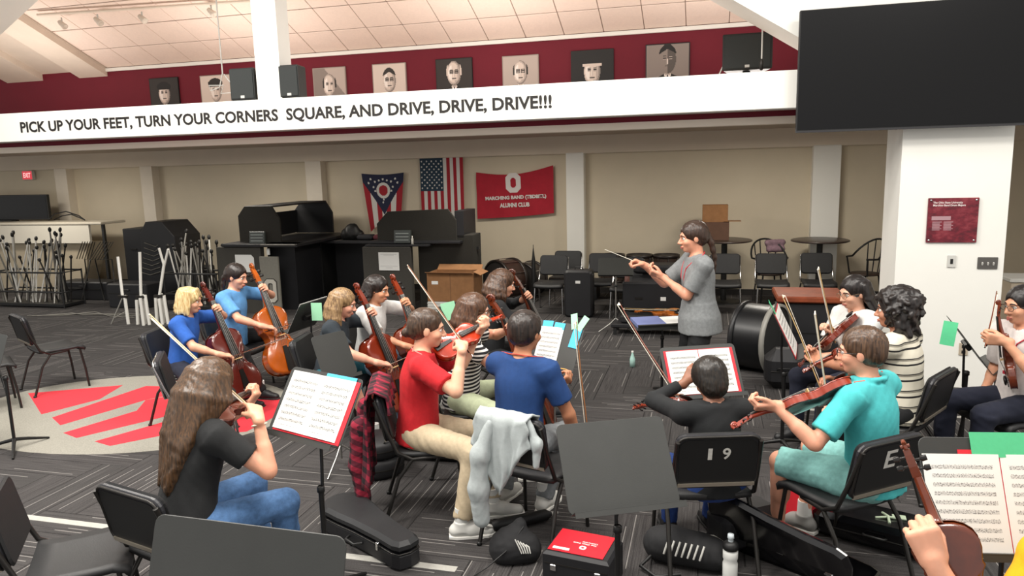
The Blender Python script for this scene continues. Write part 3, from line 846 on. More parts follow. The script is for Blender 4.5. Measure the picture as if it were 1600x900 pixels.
def V(*a): return Vector(a)
def ik(a, b, l1, l2, pole):
    """elbow or knee between a and b; pulls b in when out of reach"""
    d = b-a; L = d.length
    if L > (l1+l2)*.992: b = a+d.normalized()*(l1+l2)*.992; d = b-a; L = d.length
    if L < abs(l1-l2)+.02: b = a+d.normalized()*(abs(l1-l2)+.02); d = b-a; L = d.length
    u = d/L; x = (l1*l1-l2*l2+L*L)/(2*L); h = math.sqrt(max(0, l1*l1-x*x))
    p = Vector(pole); p = p-u*p.dot(u)
    p = p.normalized() if p.length > 1e-4 else u.orthogonal().normalized()
    return a+u*x+p*h, b

def hand(f, W, fd, pn, S, side, curl=.5, spread=.25, thumb=.5, k=.006):
    """palm, four fingers and thumb. W wrist, fd direction of the fingers, pn palm normal, side +1 right hand, -1 left"""
    fd = Vector(fd).normalized(); pn = Vector(pn); pn = (pn-fd*pn.dot(fd)).normalized(); tx = fd.cross(pn)*side  # towards the thumb
    A = lambda a, b, c: W+(fd*a+tx*b+pn*c)*S
    f.rc(A(-.03, 0, 0), A(.02, 0, 0), .025*S, .026*S, k=.015)
    for (b, r0_, r1) in ((-.028, .012, .0125), (-.010, .0135, .0135), (.010, .0135, .0135), (.028, .0125, .0125)):
        f.rc(A(.015, b*.75, 0), A(.085, b*1.05, -.002), r0_*S*1.05, r1*S, k=.012)
    base = ((.029, .084, .040, .026, .020, .0098), (.0098, .090, .045, .029, .021, .0102), (-.0098, .086, .041, .027, .021, .0098), (-.029, .078, .032, .021, .018, .0088))
    curls = curl if isinstance(curl, (list, tuple)) else [curl]*4
    for (b, y, l1, l2, l3, r), cu_, sp_ in zip(base, curls, (spread, spread*.3, -spread*.3, -spread)):
        p = A(y, b, 0); ang = cu_*.9; d = 0
        for L, da, rr in ((l1, cu_*1.1, r), (l2, cu_*1.5, r*.93), (l3, cu_*.9, r*.84)):
            d += da
            q = p+(fd*math.cos(d)+pn*math.sin(d)+tx*sp_*.4*math.cos(d))*L*S
            f.rc(p, q, rr*S, rr*S*.93, k=.004); p = q
    p = A(.02, .024, .008); q = A(.052, .05-.02*thumb, .012+.028*thumb); f.rc(p, q, .0145*S, .012*S, k=.01)
    q2 = q+(fd*.55+tx*(.35-.6*thumb)+pn*.55*thumb)*.034*S; f.rc(q, q2, .0112*S, .0105*S, k=.004)
    q3 = q2+(fd*.75-tx*.5*thumb+pn*.3)*.026*S; f.rc(q2, q3, .0105*S, .009*S, k=.004)

def person(label, head_px, Y=None, face=90, lean=8, side=0, twist=0, S=1.0, hip_z=.535, seated=True, legk=1, head=(0, 0, 0), L=None, R=None, feet=None, knees=None,
           skin='#d9a184', shirt=('tee', None), sleeve=.55, pants=(None, 1.0), shoes=None, hair=('short', '#2a1c14', '#4a3527'), vox=.0078, neckline=.055, lanyard=None,
           glasses=None, chest=1.0, arm_r=1.0, hem=.0, girth=1.0, group=None, lips='#b5685c', brows=None, lhand={}, rhand={}, lpole=None, rpole=None, look=None, sock=None, socks='#d8d8d4', placed=None, wrist=None, neckz=0, plan=None, drop=1):
    name = 'person'
    a = rad(face); Fv = V(math.cos(a), math.sin(a), 0); Rv = V(math.sin(a), -math.cos(a), 0)
    ln, sd = rad(lean), rad(side)
    U = (V(0, 0, 1)*math.cos(ln)*math.cos(sd)+Fv*math.sin(ln)+Rv*math.sin(sd)).normalized()
    Rt = (Rv-U*Rv.dot(U)).normalized(); Ft = U.cross(Rt)
    ta = rad(twist); Rs = (Rt*math.cos(ta)+Ft*math.sin(ta)*-1).normalized()   # shoulders turned to the right by twist
    Fs = U.cross(Rs)
    trunk = .50*S; nk = .145*S
    hy, hp, hr = head
    ha = rad(face+hy); Hf = V(math.cos(ha)*math.cos(rad(hp)), math.sin(ha)*math.cos(rad(hp)), math.sin(rad(hp)))
    Hr = V(math.sin(ha), -math.cos(ha), 0); Hu = Hr.cross(Hf)
    if hr: Hr, Hu = Hr*math.cos(rad(hr))-Hu*math.sin(rad(hr)), Hu*math.cos(rad(hr))+Hr*math.sin(rad(hr))
    off = U*trunk+(U*.5+Hu*.5).normalized()*nk+Hf*.028*S
    hz = hip_z+off.z
    hc = at(head_px[0], head_px[1], Y) if Y else atz(head_px[0], head_px[1], hz)
    hip = V(hc.x-off.x, hc.y-off.y, hip_z)
    hc = hip+off
    sc = hip+U*(.446*S); nb = hip+U*trunk
    shw = .172*S*chest
    ShR, ShL = sc+Rs*shw, sc-Rs*shw
    HipR, HipL = hip+Rt*.088*S, hip-Rt*.088*S
    uL, fL = .285*S*arm_r, .25*S*arm_r; tL, cL = .43*S*legk, .42*S*legk
    base = thing(name, label, 'person', (hip.x, hip.y, 0), 0, group)
    org = (hip.x, hip.y, 0)
    ctx = dict(hip=hip, U=U, F=Fv, R=Rv, Ft=Ft, Rt=Rt, nb=nb, hc=hc, Hf=Hf, Hr=Hr, Hu=Hu, S=S, ShR=ShR, ShL=ShL)
    if plan:
        ov = plan(ctx)
        L = ov.get('L', L); R = ov.get('R', R); lhand = dict(lhand, **ov.get('lhand', {})); rhand = dict(rhand, **ov.get('rhand', {}))
        feet = ov.get('feet', feet); knees = ov.get('knees', knees); lpole = ov.get('lpole', lpole); rpole = ov.get('rpole', rpole)
    # limbs
    arms = {}
    for nm, Sh, tgt, pole, sg in (('R', ShR, R, rpole, 1), ('L', ShL, L, lpole, -1)):
        if tgt is None: tgt = Sh+Fv*.25*S-V(0, 0, .34*S)-Rv*sg*.02
        tgt = Vector(tgt) if not isinstance(tgt, tuple) or len(tgt) == 3 and abs(tgt[0]) < 20 else at(*tgt)
        pl = Vector(pole) if pole is not None else (Rv*sg*.8-V(0, 0, 1.0)-Fv*.25)
        if (tgt-Sh).length > (uL+fL)*1.0: print('REACH', label[:30], nm, round((tgt-Sh).length, 2), round(uL+fL, 2))
        el, wr = ik(Sh, tgt, uL, fL, pl); arms[nm] = (Sh, el, wr, sg)
    legs = {}
    for nm, Hp, sg in (('R', HipR, 1), ('L', HipL, -1)):
        ft = (feet or {}).get(nm)
        if isinstance(ft, tuple): ft = atz(ft[0], ft[1], .03)+V(0, 0, .055*S)
        if ft is None: ft = Hp+Fv*(.44*S if seated else .02)+Rv*sg*.05; ft.z = .085*S+.006
        ft = Vector(ft); kp = (knees or {}).get(nm); kp = Vector(kp) if kp is not None else (V(0, 0, 1)+Fv*.6+Rv*sg*.15 if seated else Fv)
        kn, ak = ik(Hp, ft, tL, cL, kp); legs[nm] = (Hp, kn, ak, sg)
    sm = skin_mat(skin)
    f = Field(vox)
    g = girth
    f.ell(hip+U*.02*S, (.150*S*g, .105*S*g, .105*S), np.array([Rt, Ft, U]).T, .03)
    f.sect(hip, U, Rt, Ft, [q*S for q in (-.02, .06, .2, .34, .41, .48)], [q*S*g for q in (.14, .137, .118, .14, .135, .085)], [q*S*g for q in (.10, .097, .086, .099, .09, .06)])
    f.rc(ShL, ShR, .052*S, .052*S, .035)
    for s_ in (ShL, ShR): f.rc(s_, nb-U*.014*S, .044*S, .040*S, .04)
    f.rc(nb-U*.05*S, hc-Hu*.05*S-Hf*.022*S, .054*S, .047*S, .02)
    for Sh, e, w_, sg in arms.values():
        f.rc(Sh, e, .046*S, .037*S, .025); m = e.lerp(w_, .3)
        f.rc(e, w_, .036*S, .0245*S, .012); f.rc(e.lerp(w_, .08), e.lerp(w_, .42), .037*S, .033*S, .02)
    for Hp, kn, ak, sg in legs.values():
        f.rc(Hp, kn, .082*S*g, .054*S, .03); f.rc(kn, ak, .05*S, .034*S, .02); back = (Hp-kn).normalized()
        f.rc(kn.lerp(ak, .15)+back*.014*S, kn.lerp(ak, .45)+back*.016*S, .049*S, .043*S, .025)
        f.rc(ak, V(ak.x, ak.y, .04*S)+Fv*.10*S, .032*S, .026*S, .02)
    # head
    HM = np.array([Hr, Hf, Hu]).T; Hp_ = lambda x, y, z: hc+(Hr*x+Hf*y+Hu*z)*S
    E = lambda c, r, k=.02, op='u': f.ell(Hp_(*c), np.array(r)*S, HM, k, op)
    E((0, -.014, .030), (.076, .095, .086)); E((0, .020, -.035), (.060, .070, .076), .03); E((0, .058, -.088), (.026, .024, .022), .025)
    E((0, .078, .022), (.048, .016, .014), .02)
    for sx in (-1, 1):
        E((sx*.031, .098, .002), (.017, .014, .010), .008, 's'); E((sx*.038, .058, -.03), (.024, .026, .022), .02)
        E((sx*.077, -.008, -.008), (.010, .019, .031), .006); E((sx*.012, .098, -.036), (.010, .010, .008), .006)
    f.rc(Hp_(0, .086, .006), Hp_(0, .110, -.032), .0085*S, .0115*S, .010)
    E((0, .088, -.062), (.022, .010, .0055), .006); E((0, .086, -.072), (.019, .010, .006), .006)
    # hands
    for nm, spec in (('R', rhand), ('L', lhand)):
        Sh, e, w_, sg = arms[nm]; fd = Vector(spec.get('fd', (w_-e).normalized())); pn = Vector(spec.get('pn', V(0, 0, -1)))
        hand(f, w_, fd, pn, S*spec.get('s', 1), sg, spec.get('curl', .5), spec.get('spread', .3), spec.get('thumb', .5))
    link('body', f.mesh('body', sm, org), base)
    loc = lambda p: Vector(p)-Vector(org)
    # eyes, brows, lips
    for sx in (-1, 1):
        b = MB().mat(M('eye_white', '#e9e4dc', .3)).ell(loc(Hp_(sx*.031, .0745, .002)), (.0135*S,)*3, None, 12, 8)
        b.mat(M('iris', '#2b1a12', .2)).ell(loc(Hp_(sx*.0315, .0835, .0015)), (.006*S, .006*S, .006*S), None, 10, 6); b.build('eye', None, base)
        q = [loc(Hp_(sx*x, y, z)) for x, y, z in ((.013, .0935, .022), (.026, .0935, .027), (.04, .085, .025), (.05, .074, .018))]
        MB().tube(q, [.0035*S, .0042*S, .0038*S, .002*S], 6).build('eyebrow', hair_mat(hair[1], brows or hair[1]), base)
        MB().tube([loc(Hp_(sx*x, y, z)) for x, y, z in ((.018, .089, .010), (.031, .0925, .0125), (.045, .082, .007))], [.0014*S, .002*S, .0012*S], 5).build('eyelash', M('lash', '#120c0a', .6), base)
    MB().tube([loc(Hp_(x, y, z)) for x, y, z in ((-.024, .088, -.0665), (-.01, .0965, -.064), (0, .0975, -.065), (.01, .0965, -.064), (.024, .088, -.0665))], [.002*S, .0042*S, .0045*S, .0042*S, .002*S], 6).tube(
        [loc(Hp_(x, y, z)) for x, y, z in ((-.02, .089, -.069), (-.008, .0955, -.073), (.008, .0955, -.073), (.02, .089, -.069))], [.002*S, .005*S, .005*S, .002*S], 6).build('lips', M('lips_'+lips, lips, .4), base)
    # shirt
    st, smat = shirt
    if smat is not None:
        c = Field(vox*1.4); o_ = .016*S
        c.sect(hip, U, Rt, Ft, [q*S for q in (-.06-hem, .0, .06, .2, .34, .41, .49)], [q*S*g+o_ for q in (.158, .156, .150, .130, .148, .138, .085)], [q*S*g+o_ for q in (.122, .120, .112, .100, .108, .094, .06)])
        if not seated: c.sect(hip, U, Rt, Ft, [q*S for q in (-.06-hem, .02, .12)], [q*S*g+o_ for q in (.180, .172, .135)], [q*S*g+o_ for q in (.146, .138, .10)])
        c.rc(ShL, ShR, .058*S+.004, .058*S+.004, .04)
        nt = nb-U*(.012-neckz)*S
        for s_ in (ShL, ShR): c.rc(s_, nt-U*.016*S, .054*S, .050*S, .04)
        for Sh, e, w_, sg in arms.values():
            q = sleeve if not isinstance(sleeve, tuple) else sleeve[0 if sg > 0 else 1]
            if q <= 1:
                c.cone(Sh-(e-Sh)*.05, Sh.lerp(e, q), .064*S, (.064+.004*q if st != 'fit' else .050)*S, .03)
            else:
                c.rc(Sh, e, .062*S, .052*S, .03); c.cone(e, e.lerp(w_, q-1), .05*S, .037*S, .02)
        c.post.append(folds(.0055 if st != 'stiff' else .003, 26, int(abs(hc.x)*100) % 97, (1, 1, .55)))
        # neckline
        nd = (hc-Hu*.05*S-Hf*.022*S-nb).normalized()
        c.cone(nb-nd*(.014-neckz)*S+Ft*.004, nb+nd*.12*S, neckline*1.06*S, neckline*1.5*S, .006, 's')
        c.cone(nb-nd*.10*S+Ft*.03*S, nb+nd*.10*S+Ft*.03*S, .034*S, .05*S, .006, 's')
        if st == 'polo':
            for k_ in range(10):
                a0, a1 = (2*PI*(k_+.5)/10, 2*PI*(k_+1.5)/10)
                if math.sin((a0+a1)/2) > .9: continue
                P_ = lambda a_, z_, r_: nb+Rt*math.cos(a_)*r_*S+Ft*math.sin(a_)*r_*S+U*z_*S
                c.rc(P_(a0, .016, .064), P_(a1, .016, .064), .009*S, .009*S, .006)
                c.rc(P_(a0, .014, .078), P_(a1, .014, .078), .012*S, .012*S, .012)
        so_ = link('shirt', c.mesh('shirt', smat, org), base)
    pm, pl_ = pants
    if pm is not None:
        c = Field(vox*1.4); o_ = .012*S
        c.ell(hip+U*.0, (.156*S*g+o_*.6, .112*S*g+o_*.6, .11*S), np.array([Rt, Ft, U]).T, .03)
        for Hp, kn, ak, sg in legs.values():
            if pl_ <= 1.0 and pl_ < .56:
                c.rc(Hp, Hp.lerp(kn, .3), .100*S*g, .092*S*g, .04); c.cone(Hp, Hp.lerp(kn, pl_/.5), .098*S*g, .080*S*g, .04)
            else:
                c.rc(Hp, kn, .094*S*g, .068*S*g, .04); c.cone(kn.lerp(Hp, .02), kn.lerp(ak, (pl_-.5)*2), .066*S*g, .056*S*g, .03)
        c.post.append(folds(.009, 24, int(abs(hc.y)*100) % 89))
        link('trousers' if pl_ > .55 else 'shorts', c.mesh('trousers', pm, org), base)
    if shoes:
        for nm, (Hp, kn, ak, sg) in legs.items():
            fdv = (kn-ak); fdv = Fv if not (feet and feet.get(nm+'d') is not None) else Vector(feet[nm+'d']).normalized()
            rv = V(fdv.y, -fdv.x, 0)
            z0 = ak.z-.085*S
            c = Field(.0065); g0 = V(ak.x, ak.y, z0)
            c.rc(g0-fdv*.035*S+V(0, 0, .048*S), g0+fdv*.06*S+V(0, 0, .05*S), .040*S, .044*S, .02)
            c.rc(g0+fdv*.05*S+V(0, 0, .045*S), g0+fdv*.155*S+V(0, 0, .032*S), .042*S, .034*S, .02)
            c.cone(ak+V(0, 0, .02*S), g0+V(0, 0, .05*S), .045*S, .048*S, .015)
            c.half(g0+V(0, 0, .018*S), V(0, 0, -1), .003)
            so_ = link('shoe', c.mesh('shoe', shoes[0], org), base)
            o2 = [(g0-fdv*.075*S, .026), (g0-fdv*.03*S, .042), (g0+fdv*.07*S, .044), (g0+fdv*.15*S, .043), (g0+fdv*.195*S, .022)]
            ring = [loc(p+rv*r_*S) for p, r_ in o2]+[loc(p-rv*r_*S) for p, r_ in reversed(o2)]
            MB().rprism([(p.x, p.y) for p in ring], z0, z0+.024*S, .004).build('sole', shoes[1], so_)
            lc = MB()
            for q in range(4):
                t_ = g0+fdv*(.035+.024*q)*S+V(0, 0, (.086-.007*q)*S); lc.tube([loc(t_-rv*.02*S), loc(t_+V(0, 0, .006)), loc(t_+rv*.02*S)], .003*S, 5)
            lc.build('laces', shoes[1], so_)
            if socks:
                MB().tube([loc(ak+V(0, 0, .10*S)), loc(ak+V(0, 0, .0))], [.037*S, .041*S], 12).build('sock', M('sock_'+socks, socks, .9), base)
    # hair
    hs = hair[0]; hm = hair_mat(hair[1], hair[2]); hv = hair[3] if len(hair) > 3 else {}
    c = Field(vox*1.2); rs = random.Random(int(abs(hc.x*1000)))
    HE = lambda cc, r, k=.02, op='u': c.ell(Hp_(*cc), np.array(r)*S, HM, k, op)
    tk = hv.get('thick', .010)
    if hs == 'curly':
        c.post.append(folds(.004, 90, 3))
        HE((0, -.02, .035), (.086+tk, .104+tk, .095+tk))
        for i in range(hv.get('n', 130)):
            z_ = 1-2*(i+.5)/hv.get('n', 130); ph = i*2.39996; r_ = math.sqrt(1-z_*z_); d_ = V(r_*math.cos(ph), r_*math.sin(ph), z_)
            if d_.y > .55 and d_.z < .35: continue
            if d_.z < -.55 and not hv.get('low'): continue
            rr = rs.uniform(.016, .026)*hv.get('curl', 1); ex = rs.uniform(.95, 1.12)
            c.rc(Hp_(d_.x*(.09+tk)*ex, -.022+d_.y*(.104+tk)*ex, .03+d_.z*(.1+tk)*ex), Hp_(d_.x*(.098+tk)*ex+rs.uniform(-.02, .02), -.022+d_.y*(.11+tk)*ex+rs.uniform(-.02, .02), .02+d_.z*(.108+tk)*ex), rr*S, rr*.8*S, .012)
        if hv.get('low'):
            for i in range(46):
                a_ = rs.uniform(PI*.95, PI*2.05); z_ = rs.uniform(-.15, -.02); r_ = rs.uniform(.075, .105)
                c.rc(Hp_(r_*math.cos(a_), -.02+r_*math.sin(a_), z_), Hp_(r_*1.1*math.cos(a_), -.02+r_*1.1*math.sin(a_), z_-.02), .022*S, .016*S, .015)
    else:
        HE((0, -.020, .036), (.080+tk, .100+tk, .088+tk))
        if hs in ('short',):
            HE((0, -.05, -.01), (.076+tk*.6, .066+tk*.4, .07), .02)
            if hv.get('nape'): HE((0, -.05, -.055), (.072+tk*.5, .06+tk*.4, .075), .03)
        if hs == 'mop':
            for i in range(60):
                a_ = rs.uniform(-.9, PI+.9); a_ = PI*1.5-(a_-PI/2)*1.0 if False else rs.uniform(PI*.86, PI*2.14)
                z0_ = .07+rs.uniform(-.02, .03); z1_ = rs.uniform(-.12, -.05); r0_, r1_ = .07, rs.uniform(.095, .115)
                c.rc(Hp_(r0_*math.cos(a_), -.02+r0_*1.1*math.sin(a_), z0_), Hp_(r1_*math.cos(a_), -.02+r1_*1.05*math.sin(a_), z1_), .02*S, .010*S, .012)
            for i in range(14):
                x_ = rs.uniform(-.06, .06); c.rc(Hp_(x_*.6, .05, .11), Hp_(x_*1.1, .088, rs.uniform(.02, .05)), .016*S, .008*S, .012)
        if hs in ('bob', 'long'):
            ln_ = hv.get('len', .16); nlk = hv.get('n', 46)
            a0_, a1_ = hv.get('arc', (PI*.93, PI*2.07))
            for i in range(nlk):
                a_ = a0_+(a1_-a0_)*(i+rs.uniform(0, 1))/nlk
                r0_ = .082; r1_ = rs.uniform(.088, .108)*hv.get('flare', 1); l_ = ln_*rs.uniform(.88, 1.08)
                p0 = Hp_(r0_*math.cos(a_), -.02+r0_*1.12*math.sin(a_), .05); p1 = Hp_(r1_*math.cos(a_), -.022+r1_*1.1*math.sin(a_), -.05)
                gdir = V(0, 0, -1)
                p2 = p1+gdir*max(0, l_-.10)*S*.5+(p1-hc-V(0, 0, (p1-hc).z))*.10
                p3 = p1+gdir*max(0, l_-.10)*S+(p1-hc-V(0, 0, (p1-hc).z))*hv.get('in', -.05)
                if hs == 'long':
                    drift = Vector(hv.get('drift', (0, 0, 0)))*S
                    for q_, m_ in ((p2, .45), (p3, 1.0)): q_ += drift*m_
                    for q_ in (p2, p3):                        # stay outside the shoulders and back
                        for _ in range(14):
                            if f.value(q_) < .024: q_ -= Ft*.012
                rr = rs.uniform(.014, .022)
                c.rc(p0, p1, rr*S, rr*S, .014); c.rc(p1, p2, rr*S, rr*.95*S, .014); c.rc(p2, p3, rr*.95*S, rr*.45*S, .014)
        if hs in ('pony', 'bun', 'back'):
            HE((0, -.055, -.005), (.070+tk*.5, .065+tk*.4, .075), .03)
        if hs == 'pony':
            pz_ = hv.get('z', .02); p0 = Hp_(0, -.115, pz_); c.ell(p0, (.022*S,)*3, None, .02)
            L_ = hv.get('len', .26); d = Vector(hv.get('dir', (0, 0, 0)))
            prev = p0; r_ = .026
            for q_ in range(1, 6):
                nx = p0-Hf*(.02+.045*min(1, q_/3))*S-V(0, 0, L_*q_/5*S)+d*q_/5
                c.rc(prev, nx, r_*S, (r_-.003)*S, .02); prev = nx; r_ -= .0032
        if hs == 'bun':
            p0 = Hp_(*hv.get('at', (0, -.10, .06))); c.ell(p0, (.034*S, .034*S, .03*S), None, .02)
        for i in range(hv.get('tufts', 0)):
            a_ = rs.uniform(0, 6.28); p0 = Hp_(.03*math.cos(a_), -.03+.03*math.sin(a_), .12); c.rc(p0, p0+(Hu*.03+Hr*.03*math.cos(a_)+Hf*.03*math.sin(a_))*S, .006*S, .002*S, .006)
    # face opening and ears stay clear
    fz = hv.get('brow', .066)
    if not hv.get('noface'):
        c.ell(Hp_(0, .115, fz-.105), np.array((.066 if hs in ('bob', 'long', 'mop') else .078, .085, .105))*S, HM, .008, 's')
        if hs in ('short', 'pony', 'bun', 'back'):
            c.ell(Hp_(0, .055, -.075), np.array((.12, .075, .075))*S, HM, .01, 's')
    ang_f = hv.get('groove', 46)
    hcn = np.array(hc); Hrn, Hfn = np.array(Hr), np.array(Hf)
    def groove(x, y, z):
        dx = (x-hcn[0])*Hrn[0]+(y-hcn[1])*Hrn[1]+(z-hcn[2])*Hrn[2]; dy = (x-hcn[0])*Hfn[0]+(y-hcn[1])*Hfn[1]+(z-hcn[2])*Hfn[2]+.02*S
        ph = np.arctan2(dy, dx); return .0020*np.sin(ph*ang_f+2.2*np.sin(z*9+x*7)+1.5*np.sin(x*21+y*17))+.0010*np.sin(ph*ang_f*2.3+z*6)
    if hs != 'curly': c.post.append(groove)
    link('hair', c.mesh('hair', hm, org), base)
    if glasses:
        gm = M('glasses_'+glasses, glasses, .35); b = MB()
        for sx in (-1, 1):
            b.tube([loc(Hp_(sx*.032+.022*math.cos(t_), .108-.10*abs(sx*.032+.022*math.cos(t_))**1.2*2, .0+.018*math.sin(t_))) for t_ in [2*PI*q/14 for q in range(15)]], .0018*S, 5, False)
            b.tube([loc(Hp_(sx*.054, .096, .006)), loc(Hp_(sx*.078, .05, .006)), loc(Hp_(sx*.081, -.01, .004)), loc(Hp_(sx*.080, -.03, -.012))], .0018*S, 5)
        b.tube([loc(Hp_(-.011, .106, .004)), loc(Hp_(0, .112, .008)), loc(Hp_(.011, .106, .004))], .0018*S, 5)
        b.build('glasses', gm, base)
    if lanyard:
        lm = M('lanyard_'+lanyard, lanyard, .7); flds = [f]+([locals().get('c_shirt')] if False else [])
        def out(p, d, o2=.022):
            q = Vector(p)
            for _ in range(40):
                if f.value(q) > o2: break
                q = q+d*.006
            return q
        def strap(sg):
            q = [nb-Ft*.060*S+U*.022*S, nb-Ft*.044*S+Rt*sg*.048*S+U*.016*S, nb+Rt*sg*.066*S+U*.008*S, nb+Rt*sg*.060*S+Ft*.040*S-U*.02*S]
            q = [out(p, (p-nb).normalized(), .008) for p in q]
            return q+[out(nb+Rt*sg*w_*S+U*up_*S+Ft*.05*S, Ft, .024) for (w_, up_) in ((.050, -.09), (.036, -.16*drop), (.014, -.24*drop))]
        pts = strap(1); lp = strap(-1)
        end = (pts[-1]+lp[-1])/2-U*.03*S
        b = MB(); b.tube([loc(p) for p in reversed(pts)]+[loc(p) for p in lp[1:]], .0042*S, 6); ly = b.build('lanyard', lm, base)
        bc = out(end-U*.05*S, Ft, .026)
        Rb = Matrix((Rt, U, Ft)).transposed()
        if Rb.determinant() < 0: Rb = Matrix((-Rt, U, Ft)).transposed()
        bb = MB().mat(M('badge_card', '#e8e6e2', .4)).box(loc(bc), (.075*S, .10*S, .002), Rb)
        bb.mat(M('badge_red', '#b5283a', .5)).box(loc(bc+Ft*.0012+U*.028*S), (.066*S, .022*S, .002), Rb)
        bb.mat(M('badge_ink', '#5d5a5a', .6))
        for q in range(3): bb.box(loc(bc+Ft*.0012-U*(.002+.014*q)*S), ((.05-.008*q)*S, .004*S, .002), Rb)
        bb.build('badge', None, base)
    return dict(base=base, hip=hip, U=U, F=Fv, R=Rv, Ft=Ft, Rt=Rt, nb=nb, hc=hc, Hf=Hf, Hr=Hr, Hu=Hu, arms=arms, legs=legs, S=S, org=org, body=f)
# ================================================================= PLAYERS, THEIR INSTRUMENTS, BOWS AND CHAIRS
m_shoe_w = M('white_trainer', '#d9d8d2', .7, var=.05); m_sole_w = M('white_sole', '#efede6', .6)
m_shoe_b = M('black_shoe', '#1b1b1d', .5); m_sole_b = M('dark_sole', '#2a2a2a', .7); m_shoe_g = M('grey_trainer', '#8b8a86', .7, var=.1)
navy = cloth_mat('navy', '#171b2c'); black = cloth_mat('black', '#17181a'); charcoal = cloth_mat('charcoal', '#25292d')
khaki = cloth_mat('khaki', '#b9a88c'); jeans = cloth_mat('denim', '#4a6d99', .2, .2); gjeans = cloth_mat('grey_denim', '#83878a', .15, .2)
def P(*a): return at(*a)
def seat_for(pp, label, **kw):
    q = pp['hip']+pp['F']*.075
    f = math.degrees(math.atan2(pp['F'].y, pp['F'].x))
    return chair(label, q.x+kw.pop('dx', 0), q.y+kw.pop('dy', 0), f+kw.pop('rot', 0), 'posture chairs of the players', **kw)

def violin_plan(scroll=None, tail=None, frog=None, tip=None, label=None, blabel=None, L=.355, varnish='#8a3313', tilt=.45, lw=None, rw_=None, lh=None, rh=None, tailoff=(0, 0, 0), zh=None, contact=.6, out=None, stick='#6b2f17', back=None, **kw):
    def plan(c):
        S = c['S']; up = V(0, 0, 1)
        tl = Vector(tail) if tail is not None else c['hc']+c['Hf']*.055*S-c['Hr']*.05*S-c['Hu']*.150*S
        tl = tl+c['F']*tailoff[0]+c['R']*tailoff[1]+up*tailoff[2]
        d = (Vector(scroll)-tl).normalized()
        z = Vector(zh) if zh is not None else up+c['R']*tilt
        m4 = axes(tl, d, z); X, Y_, Z_ = (m4.col[i].to_3d() for i in range(3))
        k = L/.355
        instrument('violin', label, 'violin', m4, L, .031*k, varnish, back=back, **kw)
        o = {}
        nk = tl+Y_*(L+.085*k)
        o['L'] = Vector(lw) if lw is not None else nk-Z_*.055+X*.035-Y_*.02
        o['lhand'] = lh or dict(fd=(Z_*.9+X*.25+Y_*.2), pn=-X, curl=[.75, .85, .9, .8], thumb=.25)
        if frog is not None:
            fr, tp_ = Vector(frog), Vector(tip); eye = V(0, 0, CAM_H)
            wo = (Vector(rw_)-fr) if rw_ is not None else None
            def wrist_at(q): return q+wo if wo is not None else q-(tp_-q).normalized()*.02+up*.06+c['R']*.06-c['F']*.02
            ks = sorted([.86+.01*i for i in range(29)], key=lambda k_: (max(0, (wrist_at(eye+(fr-eye)*k_)-c['ShR']).length-.545*S)*8+abs(k_-1)))
            kq = ks[0]; sh_ = (fr-eye)*(kq-1); fr, tp_ = fr+sh_, tp_+sh_*.6
            if rw_ is not None: rw2 = fr+wo
            else: rw2 = None
            bow(blabel, fr, tp_, (fr+tp_)/2-(tl+Y_*L*.6)+up*.2, stick, 'bows of the players', L=.735)
            b = (tp_-fr).normalized()
            o['R'] = rw2 if rw2 is not None else fr-b*.02+up*.06+c['R']*.06-c['F']*.02
            o['rhand'] = rh or dict(fd=(fr+b*.03-o['R']).normalized()*.7+b*.5, pn=V(0, 0, -1)-c['F']*.3, curl=[.45, .55, .6, .5], thumb=.7)
        elif rw_ is not None: o['R'] = Vector(rw_)
        return o
    return plan
def cello_plan(label, blabel, k=.9, fwd=.67, top=(.09, -.13, .02), turn=.35, along=.17, draw=.12, bowy=.66, varnish='#8a3a12', foot=.46, spread=.2, pin=.2, bow_up=0, blen=.70, hastip=True):
    def plan(c):
        S = c['S']; up = V(0, 0, 1); L = .755*k; rib = .115*k
        E_ = c['hip']+c['F']*fwd*S; E_.z = 0
        T = c['hc']+c['F']*top[0]*S+c['R']*top[1]*S+up*top[2]
        d = (T-E_).normalized()
        m4 = axes(E_, d, c['F']+c['R']*turn); X, Y_, Z_ = (m4.col[i].to_3d() for i in range(3))
        o_ = E_+d*pin+Z_*rib/2; m4 = axes(o_, d, c['F']+c['R']*turn)
        instrument('cello', label, 'cello', m4, L, rib, varnish, cello=True, pin=pin, group='cellos')
        X = -X                                                     # towards the player's right
        o = {}
        nk = o_+Y_*(L+along)
        o['L'] = nk+X*(-.055)-Z_*.035+Y_*.01
        o['lhand'] = dict(fd=Z_*.85+X*.25+Y_*.25, pn=X, curl=[.7, .75, .8, .85], thumb=.3)
        o['lpole'] = -c['R']*1.0-up*.35
        b = (-X+Y_*bow_up).normalized()
        for dr_, by_ in [(d_, y_) for d_ in (draw, .06, .02) for y_ in (.60, .66, .72, .78, .84)]:
            cpt = o_+Y_*L*by_+Z_*.075*k; fr = cpt-b*dr_
            if (fr+X*.055+Z_*.05+up*.045-c['F']*.02-c['ShR']).length < .53*S: break
        bow(blabel, fr, fr+b, Z_, '#5a2a18', 'bows of the players', L=blen)
        o['R'] = fr+X*.055+Z_*.05+up*.045-c['F']*.02
        o['rhand'] = dict(fd=-X*.8-up*.35+c['F']*.3, pn=V(0, 0, -1)-c['F']*.3, curl=[.35, .45, .5, .45], thumb=.6)
        o['rpole'] = c['R']*1.0-up*.55-c['F']*.2
        hz = c['hip']
        o['feet'] = {'R': hz+c['F']*foot*S+c['R']*(spread+.09)-up*(hz.z-.085*S), 'L': hz+c['F']*foot*S-c['R']*(spread+.09)-up*(hz.z-.085*S)}
        o['knees'] = {'R': up+c['F']*.5+c['R']*.9, 'L': up+c['F']*.5-c['R']*.9}
        return o
    return plan

